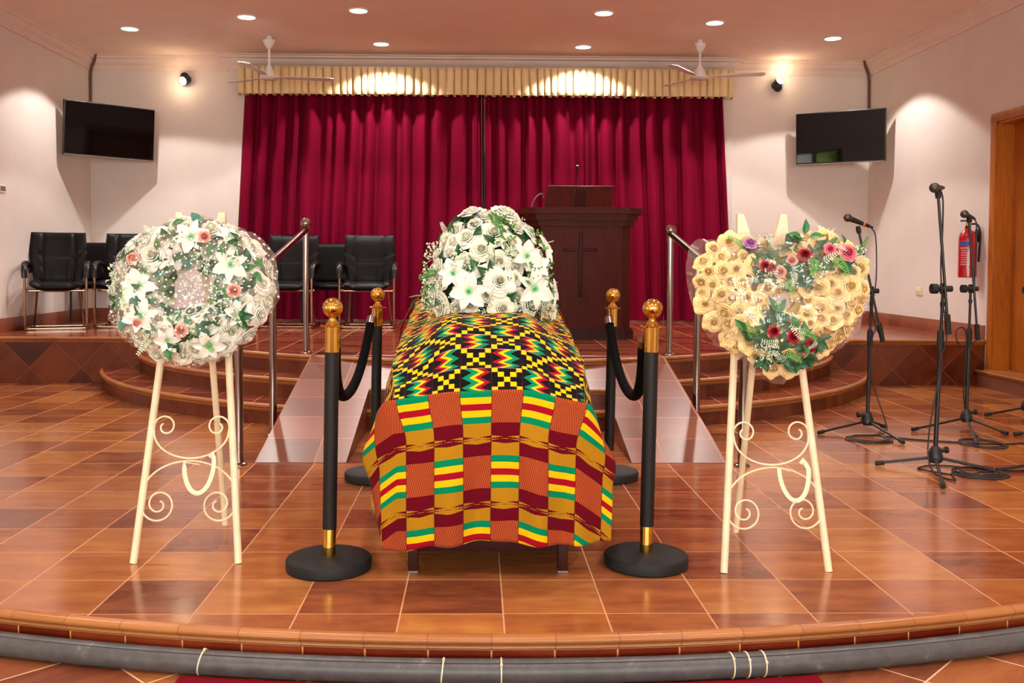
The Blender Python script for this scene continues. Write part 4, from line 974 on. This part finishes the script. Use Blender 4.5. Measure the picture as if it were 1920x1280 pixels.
def face(n, spin=None, tilt=.18):
    n = Vector(n)+Vector((qf.uniform(-tilt, tilt), qf.uniform(-tilt, tilt), qf.uniform(-tilt, tilt))); n.normalize()
    return n.to_track_quat('Z', 'Y') @ Quaternion((0, 0, 1), qf.uniform(0, 6.28) if spin is None else spin)
def flower(par, me, p, n, size, spin=None, tilt=.18, nm=None): return put(nm or me.name.split('.')[0], me, par, p, face(n, spin, tilt), size)
def lily(par, p, n, size, spin=None, tilt=.1):
    o = flower(par, qf.choice(LI), p, n, size, spin, tilt, 'lily'); put('stamens', ST, o); return o
def out_leaf(par, me, p, d, n, size, nm):     # leaf lying along direction d, upper side towards n
    d = Vector(d).normalized(); n = Vector(n); n = (n-d*n.dot(d)).normalized(); y = n.cross(d)
    M = Matrix((d, y, n)).transposed(); return put(nm, me, par, p, M.to_quaternion(), size)

# -- casket spray
FCEN = Vector((.05, 4.42, .985)); fl = thing('casket_flowers', 'dome of white roses and lilies on top of the kente draped casket', 'flower arrangement', (FCEN.x, FCEN.y, .93))
O = Vector((FCEN.x, FCEN.y, .93)); ERX, ERY, ERZ = .262, .27, .385
def dome(dirv, k=1.0):
    d = Vector(dirv).normalized(); s = 1/math.sqrt((d.x/ERX)**2+(d.y/ERY)**2+(d.z/ERZ)**2); p = d*s*k
    n = Vector((p.x/ERX**2, p.y/ERY**2, p.z/ERZ**2)).normalized(); return FCEN+p-O, n
b = MB(); b.lathe([(.235*math.cos(R(a)), -.04+.30*math.sin(R(a))) for a in (0, 10, 20, 35, 50, 65, 78, 90)], 24, (0, 0, .06)); b.obj('foam_base', M_foam, fl)
def from_px(px, py):        # direction of a measured bloom on the visible side of the dome
    d = _ray(px, py); o = CAMP-FCEN; S = Vector((1/ERX, 1/ERY, 1/ERZ))
    A = Vector((d.x*S.x, d.y*S.y, d.z*S.z)); B = Vector((o.x*S.x, o.y*S.y, o.z*S.z)); a, bb, c = A.dot(A), 2*A.dot(B), B.dot(B)-1; D = bb*bb-4*a*c
    tt = (-bb-math.sqrt(max(0, D)))/(2*a); return o+d*tt
taken = []
for px, py, s, sp in ((884, 547, .088, .2), (990, 543, .094, .5), (858, 517, .07, 1), (978, 488, .074, .3), (1014, 470, .072, .9), (1034, 548, .062, .4), (1025, 582, .052, .2), (996, 505, .066, 1.4)):
    d = from_px(px, py); p, n = dome(d, 1.08); n = (n+Vector((0, -.45, .1))).normalized(); lily(fl, p+n*.012, n, s, sp); taken.append((p, s*.40))
spots = []
N = 1600
for k in range(N):
    z = 1-1.40*((k*7919 % N)+.5)/N; r = math.sqrt(max(0, 1-z*z)); a = k*2.399963; spots.append((r*math.cos(a), r*math.sin(a), z))
cnt = 0
for d in spots:
    p, n = dome(d); s = qf.uniform(.040, .054)
    if any((p-q).length < (s+e)*.70 for q, e in taken): continue
    if d[2] < -.28 or p.z < 0: continue
    flower(fl, qf.choice(RW), p*qf.uniform(.95, 1.04), n, s, nm='white_rose'); taken.append((p, s)); cnt += 1
for k in range(88):
    a = qf.uniform(0, 2*PI); z = qf.uniform(-.15, .95); r = math.sqrt(1-z*z); p, n = dome((r*math.cos(a), r*math.sin(a), z), .98)
    t1 = n.cross(Vector((qf.uniform(-1, 1), qf.uniform(-1, 1), qf.uniform(-1, 1)))).normalized(); d = (t1+n*.75)
    out_leaf(fl, LF[k % 3], p, d, n, qf.uniform(.055, .08), 'leaf')
for k in range(40):
    a = qf.uniform(0, 2*PI); z = qf.uniform(-.12, .98); r = math.sqrt(1-z*z); p, n = dome((r*math.cos(a), r*math.sin(a), z), .98)
    t1 = n.cross(Vector((qf.uniform(-1, 1), qf.uniform(-1, 1), qf.uniform(-1, 1)))).normalized(); m_ = FE[k % 4]
    if k % 4 < 2: out_leaf(fl, m_, p, t1*.6+n, t1.cross(n), qf.uniform(.075, .11), 'fern_sprig')
    else: flower(fl, m_, p, n, qf.uniform(.06, .08), nm='bud_sprig')
for k in range(5):
    a = -PI/2+(-1.1+.55*k); p, n = dome((math.cos(a), math.sin(a), -.18), .98); flower(fl, FE[2], p, n, .07, nm='bud_sprig')

# -- clear wrapping
def wrap_mat(name, dots):
    t = NT(name); t.t.nodes.remove(t.b); co = t.xyz('UV')
    tr = t.n('ShaderNodeBsdfTransparent'); gl = t.n('ShaderNodeBsdfGlossy'); gl.inputs['Roughness'].default_value = .09; gl.inputs['Color'].default_value = (1, 1, 1, 1)
    lw = t.n('ShaderNodeFresnel'); lw.inputs['IOR'].default_value = 1.38
    nd = t.n('ShaderNodeBump'); nd.inputs['Strength'].default_value = .35; nd.inputs['Distance'].default_value = .012
    t.l(t.noise(t.combine('x*14', 'y*20'), 1.0, 3, .6), nd.inputs['Height']); t.l(nd.outputs[0], gl.inputs['Normal']); t.l(nd.outputs[0], lw.inputs['Normal'])
    mx = t.n('ShaderNodeMixShader'); t.let(fr=lw.outputs[0]); t.put(mx.inputs[0], t.ex('min(fr*0.9+0.015,0.24)')); t.l(tr.outputs[0], mx.inputs[1]); t.l(gl.outputs[0], mx.inputs[2])
    df = t.n('ShaderNodeBsdfDiffuse'); df.inputs[0].default_value = (.9, .87, .85, 1); m2 = t.n('ShaderNodeMixShader'); m2.inputs[0].default_value = .03
    t.l(mx.outputs[0], m2.inputs[1]); t.l(df.outputs[0], m2.inputs[2]); last = m2
    if dots:
        t.let(P='(x*0.94+y*0.34)*43', Q='(y*0.94-x*0.34)*43'); t.let(Ri='floor(Q)'); t.let(pp='fract(P+Ri*0.5)-0.5', qq='fract(Q)-0.5')
        m3 = t.n('ShaderNodeMixShader'); t.put(m3.inputs[0], t.ex('(sqrt(pp*pp+qq*qq)<0.135)*0.95')); t.l(m2.outputs[0], m3.inputs[1])
        d2 = t.n('ShaderNodeBsdfDiffuse'); d2.inputs[0].default_value = (.92, .9, .88, 1); t.l(d2.outputs[0], m3.inputs[2]); last = m3
    t.l(last.outputs[0], t.out.inputs['Surface']); return t.m
M_wrap = wrap_mat('clear_cellophane', False); M_wrapd = wrap_mat('dotted_cellophane', True)
def wrap(par, outline, hfn, mat, seed):
    """crumpled bag: front and back sheets meeting at a frilled outline (local metres)"""
    n = 128; q = random.Random(seed); pts = bez([(x, y, 0) for x, y in outline]+[(outline[0][0], outline[0][1], 0)], 24); L = [0]
    for a, c in zip(pts, pts[1:]): L.append(L[-1]+(c-a).length)
    def at_l(s):
        s *= L[-1]
        for i in range(len(L)-1):
            if s <= L[i+1]+1e-9: return pts[i].lerp(pts[i+1], (s-L[i])/max(1e-9, L[i+1]-L[i]))
        return pts[-1]
    E = [at_l(k/n) for k in range(n)]; fr = [q.uniform(-1, 1) for _ in range(n)]
    def sheet(front):
        def fn(u, v):
            k = round(u*n) % n; e = E[k]; r = v; f = fr[k]*max(0, r-.8)*5
            x, y = e.x*r*(1+.012*f), e.y*r*(1+.012*f)
            z = hfn(x, y)*(1-r**5) if front else -.025*(1-r**4)
            cr = (.022*(.35-abs(noise.noise(Vector((x*9+y*3, y*16, seed+(0 if front else 9))))))*(1-max(0, 1-r*2.2))+.006*noise.noise(Vector((x*30, y*30, seed))))*(1 if front else .5)*(1-r**8)
            fan_ = .012*f+.010*noise.noise(Vector((x*60, y*60, seed)))*max(0, r-.7)*3
            return (x, y, z+cr+fan_)
        return fn
    b = MB()
    for fnt in (True, False): b.grid(sheet(fnt), n, 26, (lambda u, v: (E[round(u*n) % n].x*v, E[round(u*n) % n].y*v)))
    return b.obj('cellophane_wrap', mat, par, sharp=-1)
def easel_frame(name, label, px, py, Y, roll=0):
    p = at(px, py, Y); t = thing(name, label, 'wreath', p); t.rotation_euler = (PI/2-LEAN, 0, 0); return t, p
Z = Vector((0, 0, 1))
# -- round wreath
wr, wp = easel_frame('flower_wreath', 'round wreath of white roses and lilies in dotted clear wrap on the left easel', 365, 545, 3.655)
K_ = 1/ (FPX/3.655)
def wl(px, py): return ((px-365)*K_, (545-py)*K_)
RMAJ, RMIN = .182, .080
b = MB(); b.grid(lambda u, v: (1.09*(RMAJ+.055*math.cos(2*PI*v))*math.cos(2*PI*u), (RMAJ+.055*math.cos(2*PI*v))*math.sin(2*PI*u), .02+.045*math.sin(2*PI*v)), 48, 12); b.obj('foam_ring', M_foam, wr)
def torus(a, ph, k=1.0):
    n = Vector((math.cos(ph)*math.cos(a), math.cos(ph)*math.sin(a), math.sin(ph))); return Vector((1.09*(RMAJ*math.cos(a)+n.x*RMIN*k), RMAJ*math.sin(a)+n.y*RMIN*k, .02+n.z*RMIN*k)), n
tk = []
def on_ring(px, py, lift=.0):
    x, y = wl(px, py); r = math.hypot(x, y); a = math.atan2(y, x); c = max(-.95, min(.95, (r-RMAJ)/RMIN)); z = math.sqrt(1-c*c)*RMIN
    n = Vector((c*math.cos(a), c*math.sin(a), .9)).normalized(); return Vector((x, y, .02+z+lift)), n
for px, py, s in ((270, 496, .031), (398, 456, .029), (455, 554, .033), (363, 627, .031), (284, 613, .024)):
    p, n = on_ring(px, py, .034); flower(wr, RP, p, n, s+.003, nm='pink_rose'); tk.append((p, s))
for px, py, s, sp in ((372, 455, .066, .3), (446, 506, .068, .1), (282, 545, .066, .9), (290, 600, .066, .5), (346, 488, .058, .2), (464, 594, .058, 0.8), (262, 462, .046, .2), (410, 650, .058, .6), (338, 642, .05, .3), (436, 452, .045, .9)):
    p, n = on_ring(px, py, .018); lily(wr, p, n, s, sp); tk.append((p, s*.36))
for px, py, s in ((300, 487, .046), (250, 566, .046), (238, 540, .05), (412, 600, .05), (340, 455, .036), (303, 520, .036), (470, 470, .042), (420, 525, .04), (480, 555, .042), (375, 587, .046), (305, 640, .042), (445, 625, .04), (360, 665, .042), (310, 665, .038)):
    p, n = on_ring(px, py, -.006); flower(wr, qf.choice(RW), p, n, s, nm='white_rose'); tk.append((p, s))
for k in range(1500):
    a = k*2.39996; ph = (-.15+3.45*((k*.7548777) % 1)); p, n = torus(a, ph); s = qf.uniform(.032, .044)
    if any((p-c).length < (s+e)*.66 for c, e in tk): continue
    flower(wr, qf.choice(RW), p, n, s, nm='white_rose'); tk.append((p, s))
for k in range(66):
    a = qf.uniform(0, 2*PI); ph = qf.uniform(.75, 3.0); p, n = torus(a, ph, 1.14); t1 = n.cross(Vector((qf.uniform(-1, 1), qf.uniform(-1, 1), qf.uniform(-1, 1)))).normalized()
    out_leaf(wr, LF[(0, 1, 2, 3)[k % 4]], p, t1+n*.55, n, qf.uniform(.045, .065), 'leaf')
for k in range(40):
    a = qf.uniform(0, 2*PI); ph = qf.uniform(.8, 3.0); p, n = torus(a, ph, 1.0); t1 = n.cross(Vector((qf.uniform(-1, 1), qf.uniform(-1, 1), qf.uniform(-1, 1)))).normalized()
    if k % 2: out_leaf(wr, FE[k // 2 % 2], p, t1+n*.6, n, qf.uniform(.055, .08), 'fern_sprig')
    else: flower(wr, FE[2+(k//2) % 2], p, n, qf.uniform(.04, .055), nm='bud_sprig')
def hw(x, y):
    r = math.hypot(x, y); return .162*math.exp(-((r-.19)/.17)**4)+.07*math.exp(-(r/.10)**2)
wrap(wr, [wl(*p) for p in ((524, 560), (512, 480), (478, 440), (425, 418), (372, 403), (330, 406), (290, 425), (240, 452), (212, 500), (207, 555), (212, 605), (245, 640), (290, 668), (340, 688), (395, 684), (450, 655), (495, 605))], hw, M_wrapd, 3)
# -- heart wreath
hw_, hp = easel_frame('heart_wreath', 'heart shaped wreath of cream roses in clear wrap on the right easel', 1455, 560, 3.535)
KH = 1/(FPX/3.535)
def hl(px, py): return ((px-1455)*KH, (560-py)*KH)
HO = [hl(*p) for p in ((1455, 475), (1420, 452), (1370, 446), (1325, 462), (1300, 500), (1302, 560), (1322, 610), (1360, 650), (1410, 682), (1455, 706), (1505, 678), (1560, 648), (1600, 605), (1622, 550), (1618, 495), (1590, 455), (1540, 436), (1490, 448))]
hb = bez([(x, y, 0) for x, y in HO]+[(HO[0][0], HO[0][1], 0)], 8)
def inside(x, y, sc=1.0):
    c = False; P = [(p.x*sc, p.y*sc) for p in hb]
    for i in range(len(P)-1):
        (x1, y1), (x2, y2) = P[i], P[i+1]
        if (y1 > y) != (y2 > y) and x < (x2-x1)*(y-y1)/(y2-y1)+x1: c = not c
    return c
def edge_d(x, y): return min(math.hypot(p.x-x, p.y-y) for p in hb)
HOLE = hl(1458, 566)
def heart_z(x, y):
    d = edge_d(x, y); h = math.hypot((x-HOLE[0])/.075, (y-HOLE[1])/.05); return .085*min(1, (d/.08))**.6*(1-.8*math.exp(-h*h*1.2))
b = MB(); n_ = len(hb)-1
V = [(p.x*k, p.y*k, z) for k, z in ((.92, -.015), (.92, .02), (.72, .055), (.42, .05), (.22, .02), (.22, -.015)) for p in hb[:-1]]
b.add(V, [(r*n_+i, r*n_+(i+1) % n_, ((r+1) % 6)*n_+(i+1) % n_, ((r+1) % 6)*n_+i) for r in range(6) for i in range(n_)]); b.obj('foam_heart', simple('cream_backing', (214, 176, 110), .9), hw_)
def on_heart(px, py, lift=0):
    x, y = hl(px, py); e = .01; g = Vector(((heart_z(x+e, y)-heart_z(x-e, y))/(2*e), (heart_z(x, y+e)-heart_z(x, y-e))/(2*e), 0))
    return Vector((x, y, heart_z(x, y)+lift)), Vector((-g.x*.7, -g.y*.7, 1)).normalized()
th = []
for me, nm, px, py, s in ((RL, 'lilac_rose', 1397, 463, .03), (RR, 'crimson_rose', 1418, 508, .026), (RR, 'crimson_rose', 1430, 512, .024), (RP, 'pink_rose', 1445, 519, .031), (RP, 'pink_rose', 1471, 496, .028), (RR, 'crimson_rose', 1493, 487, .033), (RK, 'deep_pink_rose', 1539, 476, .024), (RK, 'deep_pink_rose', 1574, 482, .035), (RR, 'crimson_rose', 1429, 628, .028), (RR, 'crimson_rose', 1465, 637, .03), (RR, 'crimson_rose', 1499, 653, .032)):
    p, n = on_heart(px, py, .035); flower(hw_, me, p, n, s, nm=nm); th.append((p, s))
GREEN = [(1385, 470), (1405, 478), (1425, 490), (1440, 470), (1455, 480), (1450, 505), (1470, 515), (1490, 505), (1508, 490), (1505, 515), (1525, 500), (1520, 475), (1545, 490), (1560, 505), (1545, 465), (1590, 492), (1600, 480), (1580, 462), (1475, 535), (1490, 540), (1455, 530), (1420, 525), (1500, 458), (1480, 468),
         (1400, 640), (1415, 628), (1440, 650), (1420, 655), (1450, 665), (1470, 660), (1488, 640), (1445, 615), (1475, 625), (1420, 672), (1455, 680), (1480, 680), (1500, 668), (1435, 600), (1512, 640)]
gs = [on_heart(*g)[0] for g in GREEN]
tc = [(Vector((p.x*.93, p.y*.93, 0)), .030) for p in [hb[i] for i in range(0, len(hb)-1, 3)]]
pl = []
for k in range(4200):
    x, y = (tc[k][0].x, tc[k][0].y) if k < len(tc) else (qf.uniform(-.36, .36), qf.uniform(-.33, .28))
    if k >= len(tc) and not inside(x, y, .95): continue
    if math.hypot((x-HOLE[0])/.085, (y-HOLE[1])/.034) < 1: continue
    s = qf.uniform(.027, .036)
    if any(math.hypot(x-a, y-c) < (s+e)*.61 for a, c, e in pl): continue
    if min(math.hypot(x-g.x, y-g.y) for g in gs) < .020 or len(pl) >= 98: continue
    pl.append((x, y, s)); z = max(.015, heart_z(x, y)); e = .01
    n = Vector((-(heart_z(x+e, y)-heart_z(x-e, y))/(2*e)*.6, -(heart_z(x, y+e)-heart_z(x, y-e))/(2*e)*.6, 1)).normalized()
    flower(hw_, qf.choice(RC), (x, y, z), n, s, nm='cream_rose', tilt=.5)
for k, (px, py) in enumerate(GREEN):
    p, n = on_heart(px, py, .008)
    for j in range(4):
        a = qf.uniform(0, 2*PI); d = Vector((math.cos(a), math.sin(a), .2+.12*j)); out_leaf(hw_, LF[(0, 1, 2, 0, 0)[(k+j*2) % 5]], p, d, n, qf.uniform(.040, .062), 'leaf')
    if k % 2 == 0: a = qf.uniform(0, 2*PI); out_leaf(hw_, FE[k//2 % 2], p+Vector((0, 0, .02)), (math.cos(a), math.sin(a), .5), n, qf.uniform(.06, .085), 'fern_sprig')
    elif k % 3 == 0: flower(hw_, FE[2], p+Vector((0, 0, .01)), n, .05, nm='bud_sprig')
for px, py, a in ((1507, 440, 1.4), (1512, 448, .2), (1500, 448, 2.8), (1437, 590, 1.9), (1440, 592, 1.0), (1383, 625, 2.5)): p, n = on_heart(px, py, .03); out_leaf(hw_, LF[1], p, (math.cos(a), math.sin(a), .2), n, .055, 'leaf')
def hh(x, y): return .05+.085*math.exp(-((math.hypot(x, y*1.1))/.30)**4)
wrap(hw_, [hl(*p) for p in ((1632, 560), (1628, 500), (1600, 455), (1570, 425), (1525, 419), (1480, 436), (1430, 434), (1380, 436), (1335, 448), (1300, 452), (1286, 500), (1292, 560), (1312, 610), (1340, 650), (1385, 675), (1415, 705), (1457, 720), (1500, 695), (1560, 660), (1605, 625))], hh, M_wrap, 8)
for x, y in ((-3.0, 7.4), (0.06, 7.4), (3.1, 7.4), (-3.2, 4.6), (-1.2, 4.4), (1.3, 4.4), (3.3, 4.6), (-2.2, 1.6), (.06, 1.6), (2.3, 1.6)):
    spot(x, y, 60 if y > 7 else 125)
for w in WINX:
    l = bpy.data.lights.new('daylight', 'AREA'); l.shape = 'RECTANGLE'; l.size = WW-.1; l.size_y = WZ1-WZ0-.1; l.energy = 150; l.color = (.92, .96, 1)
    o = bpy.data.objects.new('daylight', l); COL.objects.link(o); o.location = (w, YREAR-.02, (WZ0+WZ1)/2); o.rotation_euler = (PI/2, 0, 0)
wd = bpy.data.worlds.new('garden_outside'); SC.world = wd; wd.use_nodes = True     # bright foliage and sky seen through the windows
wt = wd.node_tree; bg = wt.nodes['Background']; tc = wt.nodes.new('ShaderNodeTexCoord'); nz = wt.nodes.new('ShaderNodeTexNoise'); nz.inputs['Scale'].default_value = 45; nz.inputs['Detail'].default_value = 5
cr = wt.nodes.new('ShaderNodeValToRGB'); el = cr.color_ramp.elements; el[0].position = .38; el[0].color = (.05, .10, .015, 1); el[1].position = .62; el[1].color = (1, .95, .8, 1); x = el.new(.5); x.color = (.45, .55, .10, 1)
wt.links.new(tc.outputs['Generated'], nz.inputs['Vector']); wt.links.new(nz.outputs['Fac'], cr.inputs[0]); wt.links.new(cr.outputs[0], bg.inputs[0]); bg.inputs[1].default_value = 7
SC.view_settings.view_transform = 'Standard'; SC.view_settings.look = 'None'; SC.view_settings.gamma = 1; SC.view_settings.use_curve_mapping = False
SC.view_settings.exposure = -0.12
